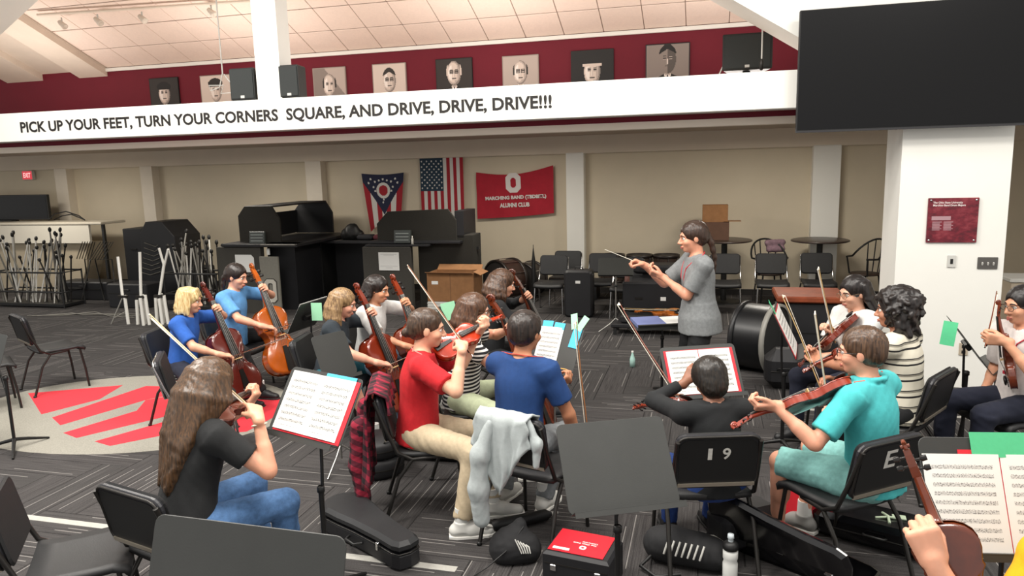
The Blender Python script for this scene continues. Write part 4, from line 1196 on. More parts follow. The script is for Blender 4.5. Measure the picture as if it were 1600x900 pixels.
# 1 woman with long hair, front left
p1 = person('woman with long brown hair in a black t-shirt and jeans playing violin at front left', (330, 603), face=47, lean=14, S=1.05, head=(12, -22, 0), skin='#e2a587',
    shirt=('tee', cloth_mat('black_tee', '#1c1d1e')), sleeve=.62, pants=(jeans, 1.0), shoes=(m_shoe_w, m_sole_w), vox=.007, chest=.97,
    hair=('long', '#372a1f', '#67492f', dict(len=.50, n=84, arc=(PI*.98, PI*2.12), drift=(-.09, -.05, 0), flare=1.12, groove=38, thick=.014, **{'in': -.25})),
    plan=violin_plan(P(396, 610, 4.06), label='dark violin mostly hidden behind the long-haired woman', blabel='bow raised over the shoulder of the long-haired woman', varnish='#5a2415',
                     frog=P(392, 640, 3.52), tip=P(227, 488, 3.72), rw_=P(403, 652, 3.42), stick='#c9b38a',
                     rh=dict(fd=P(392, 628, 3.55)-P(403, 652, 3.42)+V(-.02, .04, .03), pn=V(-.6, .3, -.6), curl=[.35, .9, 1.0, 1.0], thumb=.6)),
    rpole=V(.55, -.1, -.9))
seat_for(p1, 'black chair under the woman with long brown hair', rot=14, dy=-.07)
# bracelet
b_ = MB(); wr_ = p1['arms']['R'][2]; e_ = p1['arms']['R'][1]; c_ = wr_.lerp(e_, .14); ax_ = (wr_-e_).normalized(); q_ = ax_.orthogonal().normalized(); q2_ = ax_.cross(q_)
b_.tube([c_-Vector(p1['org'])+(q_*math.cos(t)+q2_*math.sin(t))*.034 for t in [2*PI*k/16 for k in range(17)]], .0045, 6, False); b_.build('bracelet', M('cream_beads', '#e8dcc6', .5), p1['base'])

# 2-5, 7, 8 cellists
p2 = person('blond child in a royal blue t-shirt playing the dark red cello', (297, 470), face=-4, lean=10, S=.94, head=(8, -8, 0), skin='#dca78a', hip_z=.5,
    shirt=('tee', cloth_mat('royal_tee', '#2455a4')), sleeve=.8, pants=(navy, 1.0), shoes=(m_shoe_b, m_sole_b), brows='#8a6a40',
    hair=('mop', '#a8834d', '#ead9a6', dict(thick=.014)), plan=cello_plan('dark red cello of the blond child', 'bow of the blond child', .86, varnish='#571a12', turn=.55))
p3 = person('girl with dark ponytail in a light blue t-shirt playing an orange-brown cello', (370, 432), face=-14, lean=6, S=1.02, head=(2, -14, 0), skin='#e0a78b',
    shirt=('tee', cloth_mat('sky_tee', '#5a93c9')), sleeve=.8, pants=(black, 1.0), shoes=(m_shoe_b, m_sole_b),
    hair=('pony', '#15100f', '#33261f', dict(len=.34)), plan=cello_plan('orange-brown cello of the girl in light blue', 'bow of the girl in light blue', .93, varnish='#a8500f', turn=.5))
p4 = person('girl with a dark blond bob in a dark grey t-shirt playing cello', (537, 474), face=-5, lean=12, S=.98, head=(6, -16, 0), skin='#dfa58c', hip_z=.51,
    shirt=('tee', cloth_mat('slate_tee', '#242c33')), sleeve=.75, pants=(cloth_mat('teal_short', '#1f5a66'), .5), shoes=(m_shoe_w, m_sole_w), brows='#6b4f33',
    hair=('bob', '#5d452f', '#b49368', dict(len=.27, n=60)), plan=cello_plan('red-brown cello of the girl with the blond bob', 'bow of the girl with the blond bob', .88, varnish='#74250f', turn=.55))
p5 = person('girl with long black hair in a white t-shirt playing cello', (590, 452), face=-18, lean=8, S=.99, head=(2, -12, 0), skin='#d49a78',
    shirt=('tee', cloth_mat('white_tee', '#d9d9d6')), sleeve=.8, pants=(cloth_mat('pale_denim', '#8fa9c4', .15), 1.0), shoes=(m_shoe_w, m_sole_w),
    hair=('long', '#120e0d', '#30241f', dict(len=.34, n=54, arc=(PI*.97, PI*2.03))), plan=cello_plan('brown cello of the girl in the white t-shirt', 'bow of the girl in the white t-shirt', .9, varnish='#7c2c10', turn=.5))
p7 = person('person with brown bob and glasses in a black and white striped top playing cello', (742, 486), face=2, lean=8, S=1.02, head=(4, -10, 0), skin='#dfa68b',
    shirt=('tee', stripe_mat('bw', [(0, '#1b1c20'), (.55, '#e3e1dc')], .028)), sleeve=.55, pants=(cloth_mat('pale_green', '#b9c3a2'), 1.0), shoes=(m_shoe_w, m_sole_w), glasses='#6a5038',
    hair=('bob', '#37241a', '#6d4c36', dict(len=.2, n=54)), plan=cello_plan('brown cello of the person in stripes', 'bow of the person in the striped top', .9, varnish='#6b2b13', turn=.5, top=(.12, -.1, -.02)))
p8 = person('person with messy brown hair in a black top playing cello beside the cardboard carton', (786, 443), face=8, lean=10, S=1.02, head=(4, -14, 0), skin='#d9a083',
    shirt=('tee', black), sleeve=1.9, pants=(black, 1.0), shoes=(m_shoe_b, m_sole_b),
    hair=('bob', '#2b1d16', '#6b4d39', dict(len=.2, n=60, flare=1.1)), plan=cello_plan('dark brown cello farthest back behind the stripes', 'bow of the person in the black top', .9, varnish='#50210f', turn=.5))
for pp, lb in ((p2, 'black chair under the blond child'), (p3, 'black chair under the girl in light blue'), (p4, 'black chair under the girl with the blond bob'), (p5, 'black chair under the girl in the white t-shirt'),
               (p7, 'black chair under the person in stripes'), (p8, 'black chair under the cellist in the black top')):
    seat_for(pp, lb)

# 6 woman in red
p6 = person('woman with tied-back brown hair in a red t-shirt and khaki trousers playing violin', (668, 513), face=6, lean=5, S=1.05, head=(2, -8, 0), skin='#e3b092', vox=.0068,
    shirt=('tee', cloth_mat('red_tee', '#b8161f')), sleeve=.75, pants=(khaki, .96), shoes=(m_shoe_w, m_sole_w), lanyard='#c77a74', drop=1.6,
    hair=('bun', '#2d211a', '#5e4735', dict(at=(0, -.122, -.035), thick=.004)),
    plan=violin_plan(P(777, 496, 4.96), label='bright orange-red violin under the chin of the woman in red', blabel='bow held upright by the woman in red', varnish='#b8320f', tilt=.9,
                     frog=P(733, 550, 4.40), tip=P(645, 427, 4.74), rw_=P(722, 545, 4.34), lw=P(748, 520, 4.84), contact=.6, stick='#7a4a2a'),
    rpole=V(.1, -.6, -1), lpole=V(.2, .3, -1), feet={'R': (722, 832), 'L': (770, 800)})
ch6 = seat_for(p6, 'black chair under the woman in red')
# 9 boy in blue
p9 = person('boy with short black hair in a blue t-shirt and grey jeans seen from behind', (822, 519), face=58, lean=9, S=1.05, head=(-6, -6, 0), skin='#b9805f', vox=.0068,
    shirt=('tee', cloth_mat('blue_tee', '#163a6e')), sleeve=.72, pants=(gjeans, 1.0), shoes=(m_shoe_w, m_sole_w), lanyard='#b5402f',
    hair=('short', '#14100f', '#3b2d26', dict(thick=.012)),
    plan=violin_plan(P(878, 590, 4.80), label='red-brown violin resting low in front of the boy in blue', blabel='bow standing upright beside the boy in blue', varnish='#7a2a17', tailoff=(0, 0, -.05), 
                     frog=P(917, 684, 4.62), tip=P(897, 498, 4.72), rw_=P(903, 694, 4.55), stick='#8a5a34', rh=dict(fd=V(.5, .6, .3), pn=V(.2, .5, -.6), curl=.8, thumb=.8)),
    rpole=V(.7, -.5, -1), feet={'R': (850, 790), 'L': (788, 776)})
ch9 = seat_for(p9, 'black chair draped with the grey hoodie', dx=.08, dy=-.19)
# 10 conductor
p10 = person('conductor in a grey t-shirt and red lanyard standing with a raised baton', (1082, 367), Y=6.45, face=184, lean=3, S=1.12, legk=.785, hem=.05, head=(-3, -6, 0), seated=False, hip_z=.835, skin='#dd9f82', vox=.007,
    shirt=('tee', cloth_mat('heather_grey', '#7d8081', .14)), sleeve=.78, pants=(black, 1.0), shoes=(m_shoe_b, m_sole_b), lanyard='#c02a35', socks='#222222',
    hair=('pony', '#241914', '#4f392d', dict(len=.3, z=.0)), L=(1034, 432, 6.45), R=(1006, 414, 6.62), girth=1.06,
    lhand=dict(fd=V(-.8, .1, .35), pn=V(.1, .5, .8), curl=[.6, .7, .8, .9], thumb=.5), rhand=dict(fd=V(-.9, 0, .35), pn=V(0, -.4, -.8), curl=[.7, .9, 1.0, 1.0], thumb=.7), lpole=V(.6, -.35, -1), rpole=V(.5, .3, -1))
t = thing('baton', 'thin white conducting baton pointing left from the conductor\'s hand', 'baton', mat=axes(at(998, 411, 6.6), at(938, 387, 6.5)-at(998, 411, 6.6), (0, 0, 1)))
MB().tube([(0, -.02, 0), (0, .36, 0)], [.0042, .0022], 6).build('shaft', M('baton_white', '#f0ebdc', .5), t); MB().ell((0, -.02, 0), (.009, .03, .009)).build('handle', M('cork', '#c79a62', .7), t)
# 11 boy in black
p11 = person('person with dark hair in a black long-sleeved top bent over a violin on chair 19', (1108, 594), face=96, lean=7, S=.885, hip_z=.475, head=(4, -30, 0), skin='#8d5f48', vox=.007,
    shirt=('tee', cloth_mat('black_hoodie', '#151719')), sleeve=1.8, pants=(cloth_mat('blue_trousers', '#1d3a78'), 1.0), shoes=(m_shoe_b, m_sole_b),
    hair=('short', '#0e0b0a', '#2f271f', dict(thick=.026, tufts=9, nape=True, groove=30)), chest=1.12,
    plan=violin_plan(P(1006, 634, 4.30), label='violin with dark scroll under the arm of the person in black', blabel='bow slanting across the red folder stand', varnish='#7d2b17', tilt=.6, lw=P(1072, 596, 4.06),
                     lh=dict(fd=V(.45, .15, .7), pn=V(.5, .6, -.2), curl=.35, thumb=.3), frog=P(1058, 622, 4.22), tip=P(990, 515, 4.55), rw_=P(1080, 632, 4.22), tailoff=(.03, -.03, .0)),
    lpole=V(-1, -.1, -.45), rpole=V(.3, -.2, -1))
seat_for(p11, 'black chair with the number 19 stencilled on its back', number='1 9', dx=-.05, dy=.015, rot=-5)
# 12 boy in teal
p12 = person('boy with glasses in a turquoise polo shirt and teal shorts playing viola', (1345, 549), face=128, lean=6, S=1.05, head=(20, -6, 0), skin='#dfa286', vox=.0068,
    shirt=('polo', cloth_mat('turquoise', '#47b3b5', .06)), sleeve=.78, pants=(cloth_mat('sea_green', '#7fb5b0', .12), .5), shoes=(m_shoe_g, m_sole_w), glasses='#2a2622', lanyard='#c4553f', brows='#4a3424',
    hair=('short', '#2f2119', '#6a4e38', dict(thick=.008)),
    plan=violin_plan(P(1168, 654, 3.66), label='red-brown viola of the boy in turquoise', blabel='bow of the boy in turquoise pointing straight up', L=.40, varnish='#8f3019', back='#2e130d', tilt=1.15,
                     frog=P(1297, 655, 4.30), tip=P(1273, 489, 4.12), lw=P(1211, 634, 3.64), stick='#c9a36a', lh=dict(fd=V(-.85, .05, -.05), pn=V(-.1, .55, .8), curl=[.75, .85, .9, .9], thumb=.3)),
    lpole=V(.3, -.5, -1))
seat_for(p12, 'black chair with a white letter under the boy in turquoise', number='E', dx=-.11, dy=-.0, rot=-15)
# 13 striped back
p13 = person('person with thick curly black hair in a cream and black striped top', (1398, 484), face=132, lean=5, S=1.05, head=(16, -4, 0), skin='#b98266',
    shirt=('tee', stripe_mat('cream', [(0, '#d8d2c0'), (.30, '#1e1d1d'), (.42, '#d8d2c0'), (.62, '#8f8a7c'), (.72, '#2a2827'), (.78, '#d8d2c0')], .105)), sleeve=.95, pants=(black, 1.0), shoes=(m_shoe_w, m_sole_w),
    hair=('curly', '#0f0c0c', '#2e2623', dict(low=True, thick=.014, n=230, curl=.8)),
    plan=violin_plan(P(1250, 580, 5.02), label='violin of the person in the cream and black stripes', blabel='bow of the person in cream and black stripes', varnish='#7c2a14',
                     frog=P(1287, 612, 5.15), tip=P(1221, 450, 5.15), stick='#d2b27c', lw=P(1279, 566, 5.02), tilt=.6))
seat_for(p13, 'black chair behind the person in cream and black stripes')
# 14 girl with glasses
p14 = person('girl with long black hair and round glasses playing violin behind the turquoise boy', (1333, 457), face=196, lean=4, S=1.02, head=(-2, -12, 0), skin='#e0ad92', glasses='#7a5a3c',
    shirt=('tee', cloth_mat('white_tee', '#d9d9d6')), sleeve=.8, pants=(navy, 1.0), shoes=(m_shoe_b, m_sole_b),
    hair=('long', '#0d0b0c', '#2a2220', dict(len=.36, n=54, arc=(PI*1.02, PI*1.98))),
    plan=violin_plan(P(1258, 560, 5.42), label='violin of the girl with round glasses', blabel='bow raised by the girl with round glasses', varnish='#6f2614', frog=P(1303, 533, 5.45), tip=P(1283, 443, 5.2), rw_=P(1297, 524, 5.5), stick='#d2b27c', tilt=.5,
                     rh=dict(fd=V(-.3, -.1, .8), pn=V(-.6, -.3, -.2), curl=.8, thumb=.7)))
seat_for(p14, 'black chair under the girl with round glasses')
# 15 girl on the right
p15 = person('girl in glasses holding a violin upright on her lap at right', (1597, 477), face=190, lean=2, S=1.05, head=(-4, -6, 0), skin='#d39b7c', glasses='#3a2a26', lanyard='#b5303c', vox=.0068,
    shirt=('tee', cloth_mat('pale_pink_tee', '#d6cdc9')), sleeve=.85, pants=(navy, 1.0), shoes=(m_shoe_b, m_sole_b),
    hair=('long', '#0d0b0c', '#26201f', dict(len=.28, n=54, arc=(PI*1.02, PI*1.98))),
    plan=violin_plan(P(1555, 458, 4.72), tail=P(1580, 606, 4.66), label='violin standing upright on the lap of the girl at right', blabel='bow held beside the upright violin', varnish='#6d2c15', zh=V(-.85, .5, .1),
                     frog=P(1541, 540, 4.62), tip=P(1559, 455, 5.2), lw=P(1570, 533, 4.58), rw_=P(1537, 612, 4.95), lh=dict(fd=V(-.85, .35, .1), pn=V(.1, .7, .2), curl=.8, thumb=.6), rh=dict(fd=V(-.5, -.2, -.7), pn=V(.4, 0, -.8), curl=.25, thumb=.2)),
    lpole=V(.5, -.6, -1), rpole=V(.3, .5, -1))
seat_for(p15, 'grey chair under the girl with the upright violin')
# 16 person in yellow, mostly outside the frame
p16 = person('person in a yellow shirt gripping a viola by its neck at lower right', (1722, 700), Y=2.05, face=97, lean=8, S=1.08, hip_z=.56, skin='#d9a084', vox=.0055, chest=1.0,
    shirt=('tee', cloth_mat('yellow_tee', '#e0a008')), sleeve=.75, pants=(navy, 1.0), shoes=(m_shoe_b, m_sole_b), hair=('short', '#3a2a1e', '#6a503a'), L=(1462, 884, 2.03),
    lhand=dict(fd=V(-.30, .25, .9), pn=V(.25, .95, -.1), curl=[1.0, 1.1, 1.15, 1.15], thumb=.6, s=1.12), lpole=V(-.15, -.3, -1))
s_ = at(1412, 692, 2.20); d_ = (at(1463, 818, 2.12)-s_).normalized()
instrument('violin', 'viola held by the neck at lower right with its brown back to us', 'violin', axes(s_+d_*.655, -d_, (.25, 1, .35)), .40, .036, '#6b2c10', back='#54210f')
seat_for(p16, 'black chair under the person in yellow')
# ================================================================= BACKGROUND FURNITURE AND EQUIPMENT
def rt(name, label, cat, u, v, z=0, rz=0, group=None): return thing(name, label, cat, rw(u, v, z), -RA+rad(rz), group)
m_blk = M('black_laminate', '#17171a', .55, var=.15, vscale=6); m_cab = M('grey_carpet_cover', '#3f3d38', .95, var=.1, vscale=60, bump=.2, bscale=120)
m_cab2 = M('dark_carpet_cover', '#26241f', .95, var=.12, vscale=60, bump=.2, bscale=120)
m_paper = M('white_paper', '#e2e2de', .85); m_ink2 = M('print_grey', '#6e6e70', .8); m_lgrey = M('light_grey_plate', '#76746b', .8, var=.06, vscale=30)
m_card = M('cardboard', '#8d6440', .9, var=.1, vscale=12, bump=.06); m_card2 = M('cardboard_dark', '#5e4436', .9, var=.1, vscale=12)
m_green = M('green_card', '#4fb783', .8, var=.03, vscale=60); m_mint = M('mint_card', '#9fdcb3', .8, var=.03, vscale=60); m_blue = M('blue_card', '#4fb3d9', .8, var=.03, vscale=60)
m_redf = M('red_folder', '#cf1f2e', .55); m_pal = M('white_plastic', '#c9c8c2', .5)

# ---- wall television
t = rt('television', 'large dark flat television hung high on the white pillar', 'television', -.245, -.16, 3.0)
MB().box((0, .02, 0), (1.9, .05, 1.1), None, .008).build('casing', m_dark, t)
MB().box((0, -.0065, .008), (1.876, .004, 1.066)).build('screen', M('screen_glass', '#08080a', .3, spec=.25), t)
MB().box((0, -.008, -.542), (1.9, .008, .016)).build('lower_bezel', M('bezel', '#2b2a2c', .3), t)
MB().box((.3, .10, 0), (.5, .11, .4)).build('wall_bracket', m_dark, t)
# ---- plaque and switch plates on the pillar
t = rt('plaque', 'square maroon donor plaque with four screws on the white pillar', 'plaque', .215, -.012, 1.61)
d = Nd('plaque_print'); f = d.noise(d.coord('Object', (1, 1, 1.8)), 7, 5, .7)
d.l(d.ramp(f, [(.36, lin('#4a0f1c')), (.5, lin('#6e1626')), (.68, lin('#8e3a42'))]), d.b.inputs['Base Color']); d.b.inputs['Roughness'].default_value = .35
pn = MB().box((0, 0, 0), (.42, .016, .415), None, .003).build('panel', d.m, t)
RF = Matrix(((1, 0, 0), (0, 0, -1), (0, 1, 0)))                      # x right, y up, facing -y
for sx in (-1, 1):
    for sz in (-1, 1): MB().lathe([(0, .004), (.008, .003), (.01, 0)], 10, (sx*.188, -.009, sz*.186), RF).build('screw', m_chrome, t)
m_wink = M('white_print', '#e6dcd8', .7)
text('heading', 'The Ohio State University\nMarching Band Drum Majors', m_wink, pn, .27, .05, (-.17, -.0085, .15), RF, 'LEFT', .001, .02)
MB().box((-.095, -.0088, .02), (.16, .001, .036)).build('text_block', M('faded_print', '#a9868c', .7), pn)
for cx in (-.135, -.04):
    b = MB()
    for k in range(8): b.box((cx+(.0 if k % 3 else .008), -.0088, -.015-.0105*k), (.065+(.014 if k % 3 == 0 else 0), .001, .006))
    b.build('name_list', M('faded_print', '#a9868c', .7), pn)
t = rt('switch_plate', 'small white single switch plate on the pillar under the plaque', 'switch', .235, -.006, 1.225)
MB().box((0, 0, 0), (.072, .01, .115), None, .003).build('plate', m_pal, t); MB().box((0, -.006, 0), (.022, .006, .045)).build('rocker', m_dark, t)
t = rt('switch_plate', 'grey steel plate with three toggle switches on the pillar', 'switch', .535, -.006, 1.21)
MB().box((0, 0, 0), (.165, .01, .11), None, .003).build('plate', M('steel_plate', '#6d6a66', .35, metal=.7), t)
for k in (-1, 0, 1): MB().box((k*.046, -.012, -.004), (.011, .018, .024), Rx(.4)).build('toggle', m_pal, t)
t = rt('wall_outlet', 'beige socket plate low on the white pillar behind the music stand', 'socket', .39, -.006, .385)
MB().box((0, 0, 0), (.075, .01, .12), None, .003).build('plate', M('beige_plate', '#b5a894', .5), t)
for k in (-1, 1): MB().box((0, -.006, k*.027), (.034, .004, .03), None, .001).build('socket', m_dark, t)

# ---- portraits along the red wall: printed pictures in frames
m_tone = [M('print_%d' % k, c, .6) for k, c in enumerate(('#141210', '#2d2825', '#57504b', '#8a7f78', '#b8aaa1', '#d8c9be', '#efe6df'))]
def portrait(u0, u1, zt, label, bg, style):
    wd = u1-u0; h = wd*1.2; t = rt('portrait', label, 'picture', (u0+u1)/2, 3.97, zt-h/2, group=None)
    MB().box((0, .012, 0), (wd+.03, .03, h+.03), None, .004).build('frame', m_dark if style.get('frame') else m_tone[0] if bg < 3 else M('print_edge', '#9c8f87', .6), t)
    def col(s, t_):
        x = (s-.5)*1.0+style.get('dx', 0); y = t_-.5
        hx, hy = 0, style.get('hy', .06)
        hy += .135; dx, dy = (x-hx)/.20, (y-hy)/.27
        r = dx*dx+dy*dy; sh = x*.5+.1
        if style.get('cap'):
            if abs(x-hx) < .25 and hy+.15 < y < hy+.31 - (x-hx)**2*1.6: return style.get('capc', 1)
            if abs(x-hx) < .23 and hy+.105 < y <= hy+.155: return style.get('visor', 6 if style.get('capc', 1) == 0 else 0)
            if abs(x-hx) < .035 and hy+.17 < y < hy+.26: return 5
        elif r < 1.28 and (dy > .42+.35*(1-abs(dx)) if not style.get('bald') else (dy > -.2 and abs(dx) > .86)): return style.get('hair', 1)
        if r < 1:
            if style.get('glasses') and abs(abs(x-hx)-.07) < .06 and abs(y-hy-.03) < .042 and not (abs(abs(x-hx)-.07) < .046 and abs(y-hy-.03) < .028): return 0
            if abs(abs(x-hx)-.07) < .032 and abs(y-hy-.032) < .013: return 1
            if abs(abs(x-hx)-.07) < .045 and abs(y-hy-.03) < .03: return 4
            if abs(abs(x-hx)-.07) < .045 and abs(y-hy-.072) < .010: return 2
            if abs(x-hx) < .022 and -.085 < y-hy < .02: return 4 if x > hx else 6
            if abs(x-hx) < .055 and abs(y-hy+.118) < .011: return 2
            q_ = sh+.35*max(0, r-.55)+(.04 if y < hy-.16 else 0); return (6 if q_ < .07 else 5 if q_ < .15 else 4 if q_ < .22 else 3) if style.get('skin') is None else style['skin']+(1 if sh < .1 else 0)
        if abs(x) < .07 and hy-.3 < y < hy-.15: return 4
        b = hy-.24-abs(x)*.42
        if y < b:
            if abs(x) < .085-(b-y)*.3: return 0 if abs(x) < .022 else 6
            return style.get('coat', 1)
        return bg if (x+y) < .35 else max(0, min(6, bg+style.get('bgd', 0)))
    print_grid('picture', wd, h, 64, 76, col, m_tone, t, RF, (0, -.004, 0))
PR = [(-11.79, -11.21, 3.94, 'dark framed portrait at the far left of the red wall, cap shading the eyes', 1, dict(cap=True, capc=0, visor=0, hy=-.02)),
      (-10.72, -10.13, 3.93, 'portrait of a man in a peaked cap behind the hanging hook', 5, dict(cap=True, hy=.0, coat=1)),
      (-8.49, -7.91, 3.93, 'portrait of a balding man just right of the white post', 3, dict(bald=True, hy=-.04, bgd=1)),
      (-7.39, -6.82, 3.93, 'pale portrait of a man with slicked hair and glasses, second right of the post', 5, dict(glasses=True, hy=-.02, coat=5)),
      (-6.27, -5.68, 3.94, 'dark portrait of a white-haired man in glasses and dark tie', 1, dict(glasses=True, bald=True, hair=5, hy=.06, coat=0)),
      (-5.15, -4.59, 3.92, 'pale portrait of a bald man in heavy black glasses', 4, dict(glasses=True, bald=True, hy=.0, coat=3)),
      (-4.05, -3.42, 3.93, 'black portrait of a man in a white-topped cap with badge', 0, dict(cap=True, capc=0, visor=5, hy=-.04)),
      (-2.91, -2.29, 3.95, 'grey portrait of a smiling man in a suit, nearest the right loudspeaker', 3, dict(hy=.07, coat=0, skin=2, frame=True, hair=0))]
for a in PR: portrait(*a)

# ---- loudspeakers on the gallery
def speaker(label, u, v, z0, wd, h, k=1.0):
    t = rt('loudspeaker', label, 'speaker', u, v, z0)
    q = wd/2; MB().rprism([(-q, -.17*k), (q, -.17*k), (q*.75, .2*k), (-q*.75, .2*k)], 0, h, .012).build('cabinet', M('speaker_black', '#202322', .6, var=.1, vscale=40), t)
    MB().box((0, -.17*k-.003, h*.5), (wd*.9, .012, h*.9), None, .004).build('grille', M('grille', '#2c302f', .7, bump=.4, bscale=300), t)
    MB().box((.0, -.17*k-.01, h*.1), (.05, .006, .03), None, .002).build('badge', m_pal, t)
    return t
speaker('black loudspeaker on the gallery close to the left side of the white post', -7.19, .1, 3.047, .32, .36, .6); speaker('black loudspeaker on the gallery close to the right side of the white post', -6.585, .1, 3.047, .24, .36, .6)
t = speaker('wide black loudspeaker at the right end of the gallery', -1.58, 1.5, 3.22, .54, .40)
MB().box((0, .0, -.21), (.08, .08, .42)).build('mounting_pole', m_dark, t); MB().tube([(-.26, -.1, .06), (-.31, -.14, -.05), (-.27, -.1, -.3)], .008, 6).build('cable', m_pal, t)

# ---- hanging cables and track lights
t = thing('hanging_cable', 'white hanging cord with a wire hook in front of the capped portrait', 'cord', rw(-8.15, 1.0, 3.2))
MB().tube([(-.02, 0, 2.0), (-.0, 0, 1.2), (.0, 0, .30)], .009, 6).build('cord', m_pal, t)
hk = [RU*x+Vector((0, 0, z)) for x, z in ((0, .32), (-.06, .14), (-.20, .10), (-.22, .17), (.0, .16), (-.05, .06), (.16, .06), (.17, .11), (.02, .30))]
MB().tube(hk, .008, 6).build('hook', m_pal, t)
t = thing('hanging_cable', 'thin white cord with a weight in front of the right loudspeaker', 'cord', rw(-1.47, .6, 3.12))
MB().tube([(0, 0, 1.6), (0, 0, .12)], .008, 6).build('cord', m_pal, t); MB().lathe([(0, 0), (.018, .01), (.018, .09), (0, .12)], 10).build('weight', m_frame, t)
rail = MB().tube([cp(-12.4, 1.78, .06), cp(-8.4, 1.62, .06)], .022, 6).build('track_rail', m_plas, ce)
for i, (u, s) in enumerate(((-12.05, 1.66), (-11.35, 1.66), (-10.55, 1.62), (-9.3, 1.62))):
    t = thing('track_light', ('first', 'second', 'third', 'fourth')[i]+' from left of the small spotlights on the ceiling track', 'lamp', cp(u, s, .06), -RA, 'spotlights on the ceiling track')
    MB().tube([(0, 0, 0), (0, 0, -.09)], .012, 6).build('stem', m_pal, t)
    MB().lathe([(0, -.11), (.03, -.11), (.05, .0), (.052, .03), (.04, .03), (0, .01)], 12, (.03, 0, -.13), Ry(2.3)).build('shade', M('spot_white', '#d8cfc2', .5), t)
    MB().box((-.01, 0, -.10), (.07, .05, .02), None, .005).build('yoke', M('spot_grey', '#8f877d', .5), t)

# ---- flags
def cloth_mats(*cs): return [M('flag_'+c.strip('#'), c, .8, bump=.05, bscale=300) for c in cs]
t = rt('flag', 'blue, red and white swallowtail flag with a red disc pinned to the wall', 'flag', -7.76, 4.93, 1.62)
stars = [(-.30, .415), (-.36, .345), (-.20, .375), (.0, .42), (-.10, .40), (.10, .40), (.20, .375), (.30, .415), (.36, .345), (-.245, .28), (.245, .28), (-.21, .215), (.21, .215), (-.06, .115), (.06, .115), (.0, .07), (-.02, .02)]
def oh(s, q):
    x = s-.5; y = q-.5; xx = x*.84; yy = y*1.08
    r = math.hypot(xx, yy-.225*1.08)
    if r < .098: return 1
    if r < .150: return 2
    if abs(x) < (q-.30)/.55*.5 and q > .3:
        for a, b in stars:
            if math.hypot(xx-a*.84, yy-b*1.08) < .019: return 2
        return 0
    ax = abs(x)
    return 1 if ax > .34 else 2 if ax > .2 else 1 if ax > .07 else 2
print_grid('cloth', .84, 1.08, 90, 110, oh, cloth_mats('#1f2440', '#a31d2b', '#d9d6d0'), t, RF, (0, 0, 0), lambda s, q: .008*math.sin(9*s+2*q)*(1-q*.6)+.004,
           keep=lambda s, q: q > .22*(1-abs(s-.5)*2)-.0, warp=lambda s, q, x, y: (x*(1-.30*(1-q)), y-.03*math.sin(PI*s)*q))
t = rt('flag', 'stars and stripes flag hung vertically on the wall', 'flag', -6.61, 4.93, 1.67)
def us(s, q):
    if s < 7/13 and q > .60:
        cs = s/(7/13); cq = (q-.60)/.40
        for i in range(9):
            n = 6 if i % 2 == 0 else 5
            for j in range(n):
                y = (j+.5)/6 if n == 6 else (j+1)/6
                if math.hypot((cs-(i+.75)/9.5)*.44, (cq-y*.98-.01)*.58) < .0145: return 2
        return 0
    return 1 if int(s*13) % 2 == 0 else 2
print_grid('cloth', .82, 1.46, 91, 150, us, cloth_mats('#22384a', '#a31d2b', '#d9d6d0'), t, RF, (0, 0, 0), lambda s, q: .006*math.sin(14*s+1.5*q)+.004*math.sin(5*q)+.005)
t = rt('flag', 'red alumni club banner with white lettering pinned to the wall', 'flag', -5.255, 4.90, 1.735)
sag = lambda s, q, x, y: (x, y*(1-.02*math.sin(PI*s))+(.03+.045*(s-.5)*2)*1.0-(.085*math.sin(PI*s)*q)-.02*math.sin(PI*s)*(1-q))
bd = lambda s, q: .010*math.sin(11*s-7*q)*q+.006*math.sin(17*s+9*q)+.012
bn = print_grid('cloth', 1.39, .82, 60, 40, lambda s, q: 0, [M('banner_red', '#a9182c', .8, var=.08, vscale=9, bump=.06, bscale=120)], t, RF, (0, 0, 0), bd, warp=sag)
m_ban = M('banner_white', '#dfd8d4', .8)
Rtilt = RF@Rz(rad(1.6))
def octring(mb, w, h, th, ch, R, c, dep):
    def oct_(w, h, ch): return [(-w/2+ch, -h/2), (w/2-ch, -h/2), (w/2, -h/2+ch), (w/2, h/2-ch), (w/2-ch, h/2), (-w/2+ch, h/2), (-w/2, h/2-ch), (-w/2, -h/2+ch)]
    o, i = oct_(w, h, ch), oct_(w-2*th, h-2*th, ch*.45); c = Vector(c)
    vs = [R@Vector((x, y, dep))+c for x, y in o]+[R@Vector((x, y, dep))+c for x, y in i]+[R@Vector((x, y, 0))+c for x, y in o]+[R@Vector((x, y, 0))+c for x, y in i]
    fs = []
    for k in range(8):
        n = (k+1) % 8; fs += [(k, n, 8+n, 8+k), (16+k, 16+n, n, k), (8+k, 8+n, 24+n, 24+k)]
    return mb.add(vs, fs)
octring(MB().mat(m_ban), .27, .34, .085, .07, Rtilt, (-.02, -.016, .20), .008).build('letter', None, bn)
text('lettering', 'MARCHING BAND (TBDBITL)', m_ban, bn, 1.10, .082, (0.02, -.028, -.06), Rtilt, ext=.006, bold=.05); text('lettering', 'ALUMNI CLUB', m_ban, bn, .54, .078, (0.0, -.028, -.185), Rtilt, ext=.006, bold=.05)
# ---- exit sign
t = rt('exit_sign', 'small red lit exit sign on the back wall at far left', 'sign', -15.86, 4.93, 2.30)
MB().box((0, 0, 0), (.27, .07, .19), None, .006).build('box', m_pal, t)
MB().box((0, -.036, 0), (.25, .004, .17)).build('face', M('exit_red', '#c93a44', .5, emit=.8), t); text('lettering', 'EXIT', M('exit_white', '#f3c9c6', .5, emit=1.0), t, .19, .10, (0, -.039, 0), RF, ext=.001, bold=.02)

